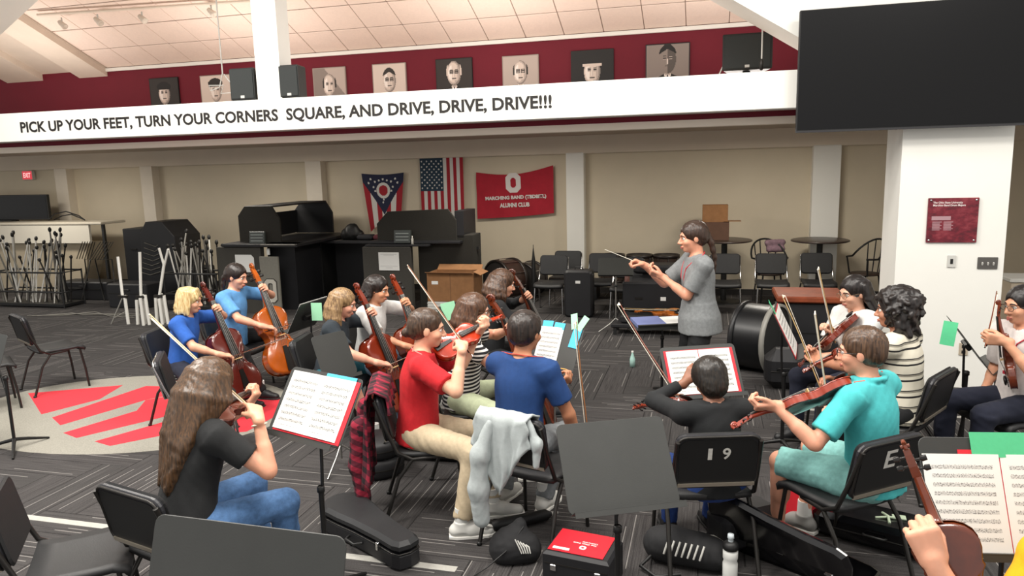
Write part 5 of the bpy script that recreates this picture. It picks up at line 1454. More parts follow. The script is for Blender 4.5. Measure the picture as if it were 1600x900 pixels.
# ---- far left: counter, monitor, cases, bins of rods
t = rt('counter', 'long white counter with a rounded base at far left', 'counter', -15.6, 4.15)
MB().box((0, 0, 1.355), (5.0, .62, .05), None, .012).build('top', M('counter_top', '#cfc7b6', .5, var=.04), t)
MB().box((-.12, -.26, 1.15), (4.6, .05, .36), None, .006).build('front_panel', M('counter_front', '#d8d2c4', .6), t)
MB().rprism([(-2.3, 0), (1.5, 0), (1.75, .2), (1.9, .5), (1.95, .97), (-2.3, .97)], -.2, .2, .01, (0, .05, 0), RF).build('base', M('counter_base', '#b3a68f', .7, var=.04), t)
MB().box((2.44, -.2, .67), (.05, .05, 1.32)).build('end_post', m_dark, t); MB().box((2.3, -.24, 1.36), (.32, .04, .03)).build('end_bracket', m_dark, t)
t = rt('monitor', 'wide black screen standing on the white counter', 'monitor', -15.95, 4.25, 1.38)
MB().box((0, 0, .28), (2.5, .06, .5), None, .008).build('casing', m_dark, t); MB().box((0, -.032, .28), (2.44, .004, .45)).build('screen', M('screen_glass', '#08080a', .3, spec=.25), t)
MB().rprism(rrect(.7, .24, .05), 0, .03, .004).build('foot', m_dark, t)
t = thing('cable', 'loops of black cable lying on the white counter', 'cable', rw(-14.2, 4.2, 1.38), -RA)
MB().tube([(-.5, 0, .02), (-.3, -.05, .14), (-.05, 0, .19), (.2, .05, .10), (.38, 0, .015)], .012, 6).build('loop', m_dark, t); MB().tube([(-.45, .08, .02), (-.2, .04, .10), (.05, .02, .13), (.3, .08, .015)], .012, 6).build('loop', m_dark, t)
t = rt('equipment_case', 'tall black case with a sloped top behind the white poles', 'case', -11.45, 3.7)
MB().rprism([(-.36, 0), (.36, 0), (.36, 1.15), (.12, 1.41), (-.22, 1.41), (-.36, 1.2)], -.35, .35, .01, (0, 0, 0), RF).build('body', m_blk, t)
for k in range(7): MB().tube([(-.38+.02*k, -.37, .50+.09*k), (-.2+.03*k, -.38, .46+.085*k), (.02, -.37, .52+.08*k)], .008, 5).build('rib', M('rib_grey', '#54514a', .5), t)
t = rt('equipment_case', 'smaller black box left of the tall sloped case', 'case', -12.1, 3.75)
MB().box((0, 0, .64), (.42, .5, 1.28), None, .012).build('body', m_blk, t); MB().box((0, -.255, .9), (.12, .012, .03)).build('handle', m_frame, t)
t = rt('wire_rack', 'pair of fanned dark wire racks right of the white counter', 'rack', -12.75, 3.2)
for s in (-1, 1):
    for k in range(6): MB().tube([(s*.2-.22+.06*k, -.06*s, .75), (s*.2-.02+.055*k, .04, 1.07)], .008, 5).build('wire', M('rack_wire', '#45413a', .4, metal=.6), t)
    MB().tube([(s*.25, -.1, 0), (s*.05, 0, .75), (s*.3+.1, .02, .75), (s*.3, .12, 0)], .012, 6).build('leg', m_frame, t)
m_rod = M('silver_rod', '#a9a69e', .35, metal=.7); m_rodw = M('white_rod', '#d8d6cf', .5); m_tip = M('rod_tip', '#151310', .6)
def rod_mesh(m, L):
    return MB().tube([(0, 0, 0), (0, 0, L)], .013, 6).mesh('shaft', m), MB().ell((0, 0, L+.03), (.028, .028, .045), None, 8, 6).mesh('tip', m_tip)
rods = [rod_mesh(m_rod, 1.25), rod_mesh(m_rodw, 1.1), rod_mesh(m_frame, 1.0)]
def ordinal(k):
    o = 'first second third fourth fifth sixth seventh eighth ninth tenth eleventh twelfth thirteenth fourteenth fifteenth sixteenth seventeenth eighteenth nineteenth twentieth'.split()
    return o[k] if k < 20 else 'thirtieth' if k == 29 else 'twenty-'+o[k-20] if k < 29 else 'thirty-'+o[k-30]
def bin_of_rods(u, v, w_, n, binlabel, rodlabel, group, seed, zs=1.0):
    rs = random.Random(seed)
    t = rt('rod_bin', binlabel, 'bin', u, v)
    q = w_/2
    for z in (.28, .62): MB().tube([(-q, -.22, z), (q, -.22, z), (q, .22, z), (-q, .22, z), (-q, -.22, z)], .016, 6).build('rail', m_dark, t)
    for sx in (-1, 1):
        for sy in (-1, 1): MB().tube([(sx*q, sy*.22, 0), (sx*q, sy*.22, .64)], .014, 6).build('leg', m_dark, t)
    MB().box((0, 0, .05), (w_, .44, .05), None, .005).build('floor_pan', m_dark, t)
    for k in range(n):
        kk = rs.choice((0, 0, 1, 2)); me, tp = rods[kk]
        x = (k+.5)/n*w_*.92-w_*.46+rs.uniform(-.03, .03); y = rs.uniform(-.16, .16)
        r = thing('stand_rod', ('silver', 'white', 'dark')[kk]+' rod with black tip, '+ordinal(k)+' from left in '+rodlabel, 'rod', rw(u, v)+RU*x+RV*y+Vector((0, 0, .08)), 0, group)
        r.rotation_euler = (rs.uniform(-.10, .10), rs.uniform(-.30, .30) if abs(x) < w_*.3 else math.copysign(rs.uniform(.0, .3), -x)*rs.choice((1, 1, -.6)), rs.uniform(0, 6)); s_ = rs.uniform(.75, 1.06)*zs; r.scale = (1, 1, s_)
        link('shaft', me, r); link('tip', tp, r)
bin_of_rods(-13.4, 2.6, 1.5, 39, 'low black bin crowded with rods in front of the white counter', 'the bin before the counter', 'rods in the bin before the counter', 3)
bin_of_rods(-10.15, 2.7, 1.0, 32, 'low black bin crowded with rods left of the grey desk', 'the bin beside the grey desk', 'rods in the bin beside the grey desk', 5, .98)
def pole_stand(label, u, v, top, tubes):
    t = rt('pole_stand', label, 'stand', u, v)
    mw = m_rodw
    MB().tube([(0, 0, .42), top], .021, 8).build('pole', mw, t)
    for a in tubes: MB().tube([(a[0], a[1], 0), (a[0]*.75, a[1], a[2])], .024 if len(a) < 4 else a[3], 8).build('foot_tube', mw, t)
    MB().box((0, 0, .43), (.16, .05, .04), None, .006).build('collar', m_frame, t)
    return t
t = pole_stand('leaning white pole with a small brace, leftmost of the three', -10.5, 1.4, (-.10, .1, 1.02), [(.05, 0, .45)]); MB().tube([(.0, 0, .42), (-.22, -.05, 0)], .010, 6).build('brace', m_rod, t); MB().tube([(-.17, -.04, .1), (.03, 0, .2)], .008, 6).build('brace', m_rod, t)
pole_stand('upright white pole with clustered foot tubes, middle of the three', -10.17, 1.4, (.02, .05, 1.1), [(-.11, 0, .38), (-.02, .05, .46), (.04, -.05, .42), (.10, 0, .46)])
t = pole_stand('white pole forked at the top, rightmost of the three', -9.93, 1.5, (.10, .05, .90), [(-.09, 0, .40), (-.01, .05, .46), (.05, -.05, .40), (.11, 0, .44)]); MB().tube([(.10, .05, .88), (.04, .05, 1.15)], .018, 7).build('fork', m_rodw, t); MB().tube([(.10, .05, .88), (.2, .05, 1.13)], .018, 7).build('fork', m_rodw, t)

for (lb, u, v, w_, d_, h) in (('long low black case in the shadow under the white counter', -13.0, 3.35, 1.1, .4, .34), ('low black case on the floor left of the three white poles', -11.5, 2.75, .8, .4, .42), ('square black case beside the left grey desk', -10.75, 3.4, .5, .45, .62)):
    t = rt('equipment_case', lb, 'case', u, v); MB().rprism(rrect(w_, d_, .05), 0, h, .02).build('body', m_blk, t); MB().box((0, -d_/2-.004, h*.6), (w_*.9, .006, .012)).build('seam', m_frame, t); MB().box((0, -d_/2-.012, h*.75), (.14, .014, .03), None, .004).build('handle', m_dark, t)
t = thing('cable', 'tangle of thin grey cable lying on the floor left of the white poles', 'cable', rw(-11.6, 1.9, .008), -RA)
for k in range(3): MB().tube([(-1.1+.1*k, -.2, .008), (-.5, .1*k-.1, .008), (-.1, .15-.12*k, .03), (.4, -.05+.1*k, .008), (.9, .12*k-.1, .008)], .007, 5).build('loop', M('cable_grey', '#77746c', .6), t)

# ---- grey and black keyboard desks
t = rt('workstation', 'left grey and black desk with a chamfered hood and letter plate', 'desk', -8.85, 2.6)
ch = [(-.37, 0), (.37, 0), (.37, .36), (.24, .57), (-.24, .57), (-.37, .42)]
MB().rprism(ch, -.02, .02, .004, (0, 0, 1.13), RF).build('end_panel', m_cab2, t); MB().rprism(ch, -.02, .02, .004, (0, 1.7, 1.13), RF).build('end_panel', m_blk, t)
MB().box((-.35, .85, 1.34), (.03, 1.66, .40)).build('hood_back', m_blk, t); MB().box((0, .85, 1.69), (.5, 1.68, .025), None, .004).build('hood_top', m_blk, t)
MB().box((.05, .85, 1.09), (1.35, 2.0, .05), None, .008).build('desktop', m_blk, t); MB().box((.40, -.02, 1.1), (.62, .3, .03), None, .006).build('desk_edge', M('desk_edge_grey', '#4a4741', .5), t)
MB().box((-.36, -.05, .53), (.80, .1, 1.06), None, .006).build('base_panel', m_cab, t)
pl = MB().box((.23, -.17, .49), (.33, .03, .86), None, .004).build('letter_plate', m_lgrey, t)
octring(MB().mat(M('letter_edge', '#3d3b37', .7)), .23, .39, .085, .05, RF, (.235, -.186, .38), .008).build('letter_border', None, pl)
octring(MB().mat(M('letter_white', '#b9b6ab', .7)), .205, .365, .06, .045, RF, (.235, -.192, .38), .008).build('letter', None, pl)
MB().box((.22, 1.0, .53), (.5, 1.6, 1.05), None, .006).build('cabinet', m_blk, t); MB().box((.13, -.02, .98), (.05, .02, .10)).build('tag', m_paper, t)
for (nm, lb, u, v, z, w_, h) in (('desk_clock', 'small grey display leaning on the left desk hood', -8.84, 2.50, 1.115, .27, .19), ('desk_clock', 'small grey display leaning on the right desk hood', -6.53, 2.86, 1.09, .27, .2)):
    q = rt(nm, lb, 'display', u, v, z); MB().box((0, 0, h/2), (w_, .04, h), Rx(-.12), .005).build('casing', M('display_grey', '#3a3f3c', .4), q)
    for k in range(3): MB().box((0, -.024+.005*k-.006, h*(.25+.25*k)), (w_*.8, .003, .012), Rx(-.12)).build('line', M('display_line', '#8c938f', .5), q)
def notice(label, u, v, z, w_, h, lines=True, cut=False):
    q = rt('notice', label, 'paper', u, v, z)
    poly = [(-w_/2, -h/2), (w_/2, -h/2), (w_/2, h/2), (-w_/2, h/2)] if not cut else [(-w_*.1, -h/2), (w_/2, -h/2), (w_/2, h*.32), (w_*.36, h*.5), (-w_/2, h/2), (-w_/2, 0.0)]
    MB().rprism(poly, 0, .003, 0, (0, 0, 0), RF).build('sheet', m_paper, q)
    if lines:
        for zz, ww in ((.40, .8), (.34, .5), (-.26, .85), (-.36, .35)): MB().box((0, -.0035, zz*h), (ww*w_, .001, .006)).build('line', M('line_grey', '#b6b6b4', .8), q)
notice('white torn sheet taped to the left grey desk', -9.1, 2.49, .80, .34, .28, False, True); notice('white printed notice taped to the right grey desk', -6.72, 2.725, .82, .34, .28)
t = rt('workstation', 'right grey and black desk with a wide chamfered back panel', 'desk', -6.35, 3.0)
ch = [(-.66, 0), (.66, 0), (.66, .33), (.53, .50), (-.47, .47), (-.66, .28)]
MB().rprism(ch, -.02, .02, .004, (0, 0, 1.10), RF).build('back_panel', m_cab2, t)
MB().box((.70, .3, 1.36), (.14, .6, .42), None, .006).build('hood_end', m_blk, t); MB().box((0, .35, 1.1), (1.5, 1.0, .04), None, .006).build('desktop', m_blk, t); MB().box((-.25, -.08, 1.06), (1.05, .32, .03), None, .006).build('desk_edge', m_blk, t)
MB().box((-.42, -.2, .52), (.80, .1, 1.04), None, .006).build('base_panel', m_cab, t); MB().box((.46, .2, .60), (.90, .4, 1.2), None, .006).build('cabinet', m_cab2, t)
MB().box((.93, .2, .98), (.03, .06, .04)).build('latch', m_dark, t)
MB().lathe([(.022, 0), (.022, .08), (.010, .1), (.010, .13), (0, .13)], 10, (-.02, -.15, 1.075)).build('spray_bottle', m_rod, t)
t = rt('worktable', 'long black table joining the two grey desks', 'table', -7.72, 3.9)
MB().box((0, 0, 1.03), (1.4, .7, .05), None, .006).build('top', m_blk, t); MB().box((0, .2, .50), (1.4, .04, 1.0)).build('modesty_panel', m_blk, t)
for s in (-1, 1): MB().box((s*.66, 0, .5), (.05, .6, 1.0)).build('leg', m_dark, t)
c = Field(.02)
for (x, y, z, r) in ((0, 0, .12, .13), (.1, .03, .08, .1), (-.1, 0, .08, .1), (.02, 0, .2, .08)): c.rc((x, y, z), (x+.03, y, z+.01), r, r*.8, k=.06)
c.half((0, 0, .002), (0, 0, -1)); c.post.append(folds(.012, 20, 4))
o = link('bag', c.mesh('bag', m_dark, (0, 0, 0))); tag(o, 'crumpled shiny black bag on the table between the grey desks', 'bag'); o.location = rw(-7.85, 3.75, 1.056); o.rotation_euler = (0, 0, -RA)
for x, wd, c_, lb in ((-7.55, .3, '#1d1d22', 'flat black pouch on the table between the desks'), (-7.3, .2, '#5a1f2a', 'dark red pouch on the table between the desks')):
    q = MB().rprism(rrect(wd, .2, .05), 0, .09, .03).build('pouch', M('pouch_'+c_, c_, .7)); tag(q, lb, 'pouch'); q.location = rw(x, 3.7, 1.057); q.rotation_euler = (0, 0, -RA)

# ---- crates, carton, drums, bench, tables along the back
def crate(label, u, v, z):
    t = rt('crate', label, 'crate', u, v, z)
    MB().box((0, 0, .066), (.74, .42, .13), None, .01).build('body', m_pal, t)
    for k in range(3): MB().box((0, -.213, .025+.04*k), (.74, .012, .014), None, .003).build('rib', m_pal, t)
    return t
crate('lower white plastic crate under the brown carton', -5.63, 2.62, 0); crate('upper white plastic crate directly under the brown carton', -5.62, 2.62, .135)
def carton(label, u, v, z, wd, dp, h, m, openup=True):
    t = rt('carton', label, 'box', u, v, z); e = .006
    for (x, y, a, b) in ((0, -dp/2, wd, e), (0, dp/2, wd, e), (-wd/2, 0, e, dp), (wd/2, 0, e, dp)): MB().box((x, y, h/2), (a, b, h)).build('side', m, t)
    MB().box((0, 0, e/2), (wd, dp, e)).build('bottom', m, t)
    if openup:
        MB().box((0, -dp/2-.05, h+.01), (wd*.98, .11, e), Rx(-.3)).build('flap', m, t); MB().box((0, dp/2+.05, h+.03), (wd*.98, .13, e), Rx(.6)).build('flap', m, t)
        MB().box((wd/2+.05, 0, h), (.12, dp*.95, e), Ry(.4)).build('flap', m, t)
    return t
t = carton('open brown cardboard carton with a white label on the white crates', -5.62, 2.62, .271, .72, .42, .42, m_card); MB().box((-.24, -.214, .28), (.1, .003, .05)).build('label', m_paper, t); MB().box((.0, -.214, .21), (.004, .003, .42)).build('seam', m_card2, t)
def drum(label, cat, u, v, r, L, z, rz=0, shell='#3a2a24', hoop='#241d1a', flat=True, lugs=8, z0=None, head='#2b2725', far=None):
    """drum lying with its axis level along local y, or standing when flat is False"""
    t = rt('drum', label, cat, u, v, z, rz)
    R = Rx(-PI/2) if flat else Matrix.Identity(3); c = (0, -L/2, r) if flat else (0, 0, 0)
    MB().lathe([(r*.97, 0), (r*.97, L)], 28, c, R).build('shell', M('shell_'+shell, shell, .35, var=.2, vscale=8), t)
    for zz, hoop in ((0, hoop), (L, far or hoop)): MB().lathe([(r*.95, zz-.02), (r*1.03, zz-.02), (r*1.03, zz+.025), (r*.95, zz+.025), (r*.95, zz-.02)], 28, c, R).build('hoop', M('hoop_'+hoop, hoop, .4), t)
    for zz in (-.005, L+.005): MB().lathe([(0, zz), (r*.96, zz)], 28, c, R).build('head', M('head_'+head, head, .6), t)
    for k in range(lugs):
        a = 2*PI*k/lugs+.2; p = lambda q, rr: Vector(c)+R@Vector((rr*math.cos(a), rr*math.sin(a), q))
        MB().tube([p(.02, r*1.02), p(L-.02, r*1.02)], .007, 5).build('tension_rod', m_chrome, t)
    return t
drum('brown bass drum on its side behind the brown carton', 'drum', -5.25, 4.1, .345, .36, 0, -35, lugs=10)
drum('brown-black drum on its side left of the folded umbrella', 'drum', -4.95, 4.45, .30, .30, 0, -20, '#2a2422')
for i, u in enumerate((-3.5, -3.05, -2.62)): drum(('left', 'middle', 'right')[i]+' drum of the dark row along the back wall', 'drum', u, 4.42, .21, .42, .30, 0, '#40332c', flat=False, lugs=8)
t = rt('drum_shelf', 'low black shelf carrying the row of dark drums', 'shelf', -3.05, 4.42)
MB().box((0, 0, .265), (1.5, .5, .03), None, .005).build('board', m_blk, t)
for s in (-1, 1): MB().box((s*.7, 0, .125), (.04, .46, .25)).build('leg', m_blk, t)
t = rt('umbrella', 'thin folded black umbrella standing upright beside the drums', 'umbrella', -4.72, 3.95)
MB().lathe([(.006, 0), (.03, .1), (.045, .35), (.03, .7), (.006, .9)], 9).build('canopy', m_dark, t); MB().tube([(0, 0, 0), (0, 0, .95)], .006, 6).build('shaft', m_dark, t)
def bgchair(label, u, v, face=-90, **k):
    p = rw(u, v); return chair(label, p.x, p.y, face-15, 'spare posture chairs along the back', frame_m=m_chrome, **k)
bgchair('empty black chair in front of the drums, left of the small black case', -4.27, 3.15); bgchair('empty black chair tucked close behind its twin by the drums', -4.16, 3.75)
bgchair('empty black chair standing behind the small black case', -3.55, 3.45); bgchair('empty black chair right of the small black case, holding a bottle', -3.1, 2.95)
bgchair('empty black chair directly behind the conductor', -1.72, 3.45); bgchair('empty black chair in front of the round-armed chair', -1.06, 3.5); bgchair('empty black chair in front of the right round table', -.42, 3.6)
t = rt('instrument_case', 'upright black case with a white label on the chair by the drums', 'case', -3.79, 2.9, .0)
MB().rprism(rrect(.42, .70, .06), -.12, .12, .03, (0, 0, .35), RF).build('shell', m_blk, t); MB().box((.0, -.123, .53), (.07, .006, .04)).build('label', m_paper, t); MB().tube([(-.06, -.02, .70), (-.05, -.02, .735), (.05, -.02, .735), (.06, -.02, .70)], .008, 6).build('handle', m_dark, t)
t = rt('bottle', 'clear bottle with dark drink standing on the chair by the back wall', 'bottle', -3.1, 2.98, .462)
MB().lathe([(0, 0), (.035, 0), (.037, .02), (.037, .14), (.014, .19), (.014, .22), (0, .22)], 14).build('body', M('cola', '#6b4a44', .1), t); MB().lathe([(.016, 0), (.016, .025), (0, .025)], 12, (0, 0, .215)).build('cap', m_pal, t)
def softcase(label, u, v, z, w_, d_, h, rz=0, m=None, name='instrument_case'):
    t = rt(name, label, 'case', u, v, z, rz)
    MB().rprism(rrect(w_, d_, min(w_, d_)*.3), 0, h, h*.25).build('shell', m or m_blk, t); MB().tube([(-.06, -d_/2, h*.55), (-.05, -d_/2-.03, h*.6), (.05, -d_/2-.03, h*.6), (.06, -d_/2, h*.55)], .008, 6).build('handle', m_dark, t)
    MB().tube([(-w_*.35, -d_/2-.002, h*.5), (w_*.35, -d_/2-.002, h*.5)], .005, 4).build('zip', m_frame, t); return t
softcase('bulky black case left of the conductor behind the open violin case', -2.75, 3.3, 0, .9, .5, .62); softcase('flat black case lying on the bulky case left of the conductor', -2.7, 3.3, .621, .7, .4, .12)
# open violin case with an orange violin, on a bench
t = rt('bench', 'low black bench under the open violin case', 'bench', -2.68, 1.90)
MB().box((0, 0, .13), (1.0, .36, .05), None, .01).build('top', m_blk, t)
for sx in (-1, 1):
    for sy in (-1, 1): MB().box((sx*.45, sy*.14, .055), (.04, .04, .11)).build('leg', m_dark, t)
t = rt('violin_case', 'open black violin case with upright lid left of the conductor', 'case', -2.65, 1.93, .156)
MB().box((0, 0, .05), (.82, .30, .10), None, .02).build('tray', m_blk, t); MB().box((0, .17, .30), (.82, .06, .40), Rx(.08), .02).build('lid', m_blk, t)
MB().box((.12, .136, .28), (.07, .004, .05), Rx(.08)).build('label', m_paper, t); MB().box((-.2, .136, .28), (.1, .004, .03), Rx(.08)).build('pocket', m_frame, t)
instrument('violin', 'orange violin lying in the open case left of the conductor', 'violin', axes(rw(-2.3, 1.90, .30), -RU, V(0, 0, 1)-RV*.3), .355, .031, '#a4591d')
bow('bow lying across the open violin case', rw(-2.3, 1.80, .345), rw(-3.02, 1.76, .345), (0, 0, 1), '#a88a5a', 'bows of the players')
def cafe_table(label, u, v):
    t = rt('cafe_table', label, 'table', u, v)
    MB().lathe([(0, 0), (.40, 0), (.42, .008), (.42, .024), (.40, .032), (0, .032)], 32, (0, 0, .965)).build('top', M('table_top', '#3a2f2a', .35, var=.15), t)
    MB().tube([(0, 0, .03), (0, 0, .965)], .045, 12).build('column', m_dark, t); MB().lathe([(0, .035), (.1, .03), (.30, .012), (.30, 0), (0, 0)], 24).build('foot', m_dark, t)
cafe_table('round high dark table with cardboard on top behind the conductor', -1.72, 4.34); cafe_table('round high dark table right of the cardboard one', -.32, 4.34)
carton('tall plain brown box on the round table behind the conductor', -1.86, 4.36, .998, .40, .28, .28, m_card2, False)
t = carton('lighter brown open box stacked on the box behind the conductor', -1.87, 4.36, 1.279, .38, .27, .26, m_card, False); MB().box((.26, -.06, .01), (.26, .2, .006)).build('flap', m_card, t); MB().box((-.26, -.06, .01), (.2, .2, .006)).build('flap', m_card, t)
def armchair(label, u, v, rz, cloth=False):
    t = rt('armchair', label, 'chair', u, v, 0, rz); fm = m_dark
    MB().lathe([(0, .46), (.2, .46), (.215, .475), (.2, .49), (0, .49)], 20).build('seat', M('arm_seat', '#3b2d25', .6), t)
    for a in (45, 135, 225, 315): MB().tube([(.19*math.cos(rad(a)), .19*math.sin(rad(a)), .47), (.25*math.cos(rad(a)), .25*math.sin(rad(a)), 0)], .013, 7).build('leg', fm, t)
    ring = [(.27*math.cos(rad(a)), .25*math.sin(rad(a)), .72+.27*max(0, math.sin(rad(a)))) for a in range(-40, 221, 13)]
    MB().tube(ring, .015, 7).build('arm_hoop', fm, t)
    for a in (-35, 215): MB().tube([(.27*math.cos(rad(a)), .25*math.sin(rad(a)), .72), (.23*math.cos(rad(a)), .2*math.sin(rad(a)), .46)], .012, 7).build('arm_post', fm, t)
    for a in (50, 75, 105, 130): MB().tube([(.27*math.cos(rad(a)), .25*math.sin(rad(a)), .72+.27*math.sin(rad(a))), (.2*math.cos(rad(a)), .19*math.sin(rad(a)), .48)], .009, 6).build('spindle', fm, t)
    return t
armchair('black round-armed chair with a purple cloth between the two round tables', -1.05, 4.28, 15); armchair('black round-armed chair half hidden by the white pillar', .33, 4.35, -60)
c = Field(.012); c.rc((-.12, 0, 0), (.12, .03, 0), .05, .05, k=.03); c.rc((-.1, -.02, -.1), (.1, -.02, -.1), .05, .05, k=.05); c.post.append(folds(.01, 30, 3))
o = link('folded_cloth', c.mesh('folded_cloth', M('purple_cloth', '#8a6f7a', .9, var=.2, vscale=30))); tag(o, 'mottled purple cloth hung over the round-armed chair', 'cloth'); o.location = rw(-.95, 4.50, .93)
# big drum and cabinet right of centre
drum('large black-cased bass drum behind the edge-on music stand', 'drum', -1.42, .35, .36, .34, 0, 62, '#131416', '#8f8d86', lugs=0, head='#17181a', far='#1b1b1d')
t = rt('percussion_cabinet', 'black trunk with a red-brown wooden top behind the round-glasses girl', 'cabinet', -.88, 1.0)
MB().box((0, 0, .34), (.62, .6, .66), None, .015).build('body', m_blk, t); MB().box((0, -.02, .71), (.72, .66, .07), None, .015).build('top', M('redwood', '#7d3a1f', .45, var=.25, vscale=9), t)
for sx in (-1, 1): MB().box((sx*.2, -.305, .5), (.03, .012, .03)).build('latch', m_chrome, t)
MB().box((0, -.304, .34), (.5, .008, .01)).build('seam', m_dark, t)
softcase('low rounded black case on the floor beside the bass drum', -1.25, -.28, 0, .34, .3, .40)
t = rt('side_cabinet', 'pale shelf cabinet just past the right side of the pillar', 'cabinet', 1.45, 1.2)
MB().box((0, 0, .44), (.7, .4, .88), None, .006).build('body', M('cabinet_beige', '#b9ab97', .6), t); MB().box((0, 0, .9), (.74, .44, .04), None, .006).build('top', m_pal, t)

# ================================================================= MUSIC STANDS AND PAPERS
fp = lambda px, py, z=0: atz(px, py, z)
S1, D1, _ = stand('near empty grey music stand at the lower left edge, cut by the frame', -.676, 1.63, 74, 1.178, 72, .54, .36)
S3, D3, _ = stand('large empty black music stand in the middle foreground', .438, 3.032, 100.4, .91, 55, .495, .39, sh_=.085)
S2, D2, _ = stand('music stand with open white score in front of the long-haired woman', -.997, 3.527, 56, 1.05, 57, .52, .344)
sheet('sheet_music', 'left page of the score before the long-haired woman', 'sheet music', m_music, D2, -.117, .0, .225, .305, .006); sheet('sheet_music', 'right page of the score before the long-haired woman', 'sheet music', m_music, D2, .110, .0, .225, .305, .006)
card('folder', 'red folder under the score before the long-haired woman', 'folder', m_redf, D2@Matrix.Translation((.012, -.005, .0012)), .475, .315)
card('index_card', 'bright blue card behind the score before the long-haired woman', 'card', m_blue, D2@Matrix.Translation((.115, .115, .0035)), .21, .11, .0015)
S4, D4, _ = stand('music stand with blue and green cards facing the boy in blue', .297, 5.354, 50, .867, 62, .46, .38, False)
sheet('sheet_music', 'single page of music before the boy in blue', 'sheet music', m_music, D4, -.045, -.01, .21, .31, .004, 2)
for i, (u, v, r) in enumerate(((-.10, .165, 4), (.01, .16, -2))): card('index_card', ('left', 'right')[i]+' bright blue card on the top edge of the blue boy\'s stand', 'card', m_blue, D4@Matrix.Translation((u, v, .003))@Matrix.Rotation(rad(r), 4, 'Z'), .095, .05)
card('index_card', 'tall bright blue card hanging at the right of the blue boy\'s stand', 'card', m_blue, D4@Matrix.Translation((.175, .09, .004))@Matrix.Rotation(rad(-4), 4, 'Z'), .075, .16)
for i, (u, v, r) in enumerate(((.13, .21, 20), (.205, .20, -24))): card('index_card', ('left', 'right')[i]+' mint green card above the blue boy\'s stand', 'card', m_mint, D4@Matrix.Translation((u, v, .006))@Matrix.Rotation(rad(r), 4, 'Z'), .055, .12)
q = thing('pencil', 'wooden pencil on the ledge of the blue boy\'s stand', 'pencil', mat=D4@Matrix.Translation((.11, -.158, .03))@Matrix.Rotation(PI/2, 4, 'Y')); MB().tube([(0, 0, -.09), (0, 0, .07), (0, 0, .09)], [.004, .004, .001], 6).build('shaft', M('pencil_wood', '#d9a452', .5), q)
S5, D5, _ = stand('music stand with red folder in front of the person in black', 1.271, 4.823, 99, .804, 58, .54, .356)
card('folder', 'open red folder on the stand before the person in black', 'folder', m_redf, D5@Matrix.Translation((.0, -.012, .0012)), .495, .325)
sheet('sheet_music', 'left white page in the red folder before the person in black', 'sheet music', m_music, D5, -.118, -.008, .225, .305, .006); sheet('sheet_music', 'right white page in the red folder before the person in black', 'sheet music', m_music, D5, .112, -.008, .225, .305, .006)
S6, D6, _ = stand('edge-on music stand with white pages left of the boy in turquoise', 2.03, 5.35, 158, .95, 64, .5, .38)
sheet('sheet_music', 'white pages edge-on on the stand by the bass drum', 'sheet music', m_music, D6, 0, 0.0, .46, .33, .006); card('folder', 'red strip of folder on the edge-on stand', 'folder', m_redf, D6@Matrix.Translation((0, -.005, .0012)), .485, .35)
card('index_card', 'small dark green card at the top of the edge-on stand', 'card', m_green, D6@Matrix.Translation((-.2, .21, .004))@Matrix.Rotation(rad(20), 4, 'Z'), .05, .13)
S7, D7, _ = stand('black music stand turned edge-on before the girl at right', 3.34, 5.25, 158, .83, 54, .5, .40)
c0_ = D7@Vector((-.25, .2, 0)); card('index_card', 'green card hanging from the top of the stand at right', 'card', m_green, frame(c0_+V(-.075, -.02, -.03), V(.8, -.6, 0), V(.30, .1, .95).normalized(), V(.8, -.6, 0).cross(V(.30, .1, .95).normalized())), .09, .17)
S8, D8, _ = stand('near music stand with printed score at the lower right', 1.675, 2.344, 84, 1.054, 65, .56, .38)
sheet('sheet_music', 'left page of the score at the lower right', 'sheet music', m_music2, D8, -.150, -.03, .25, .325, .006); sheet('sheet_music', 'right page of the score at the lower right', 'sheet music', m_music2, D8, .104, -.03, .25, .325, .005)
card('folder', 'red folder behind the score at the lower right', 'folder', m_redf, D8@Matrix.Translation((.06, -.025, .0012)), .43, .345)
card('index_card', 'wide green card standing behind the score at the lower right', 'card', m_green, D8@Matrix.Translation((.03, .165, .004)), .28, .085)
o = card('name_slip', 'white slip with printed heading on the red folder at lower right', 'card', m_paper, D8@Matrix.Translation((.11, .135, .0075)), .095, .03, .001); text('heading', 'Second Violin', m_ink, o, .06, .008, (0, .002, .0015), None, ext=.0015, bold=.01)
S9, D9, _ = stand('nearly flat music stand of the conductor with papers', 1.40, 6.75, 96, .71, 4, .58, .36)
card('folder', 'violet-blue folder on the conductor\'s stand', 'folder', M('violet_folder', '#6d77a6', .7), D9@Matrix.Translation((-.13, .02, .003)), .27, .28, .03); card('score', 'white score on the conductor\'s stand', 'sheet music', m_paper, D9@Matrix.Translation((.145, .02, .003)), .26, .28, .02)
S10, D10, _ = stand('black stand with one mint card in front of the girl in light blue', -1.80, 6.35, -20, .96, 60, .42, .30)
card('index_card', 'mint green card hanging from the stand before the girl in light blue', 'card', m_mint, frame(at(495, 487, 6.25), Vector((1, -.1, 0)), Vector((0, 0, 1)), Vector((-.1, -1, 0))), .095, .155); card('score', 'white paper edge on the stand before the girl in light blue', 'sheet music', m_paper, D10@Matrix.Translation((0, .01, .003)), .4, .29)
S11, D11, _ = stand('music stand seen from behind beside the girl with the blond bob', -1.32, 5.28, 140, .86, 66, .30, .34, False)
S12, D12, _ = stand('music stand with two mint cards behind the woman in red', -.45, 6.1, 150, .92, 66, .46, .34, False)
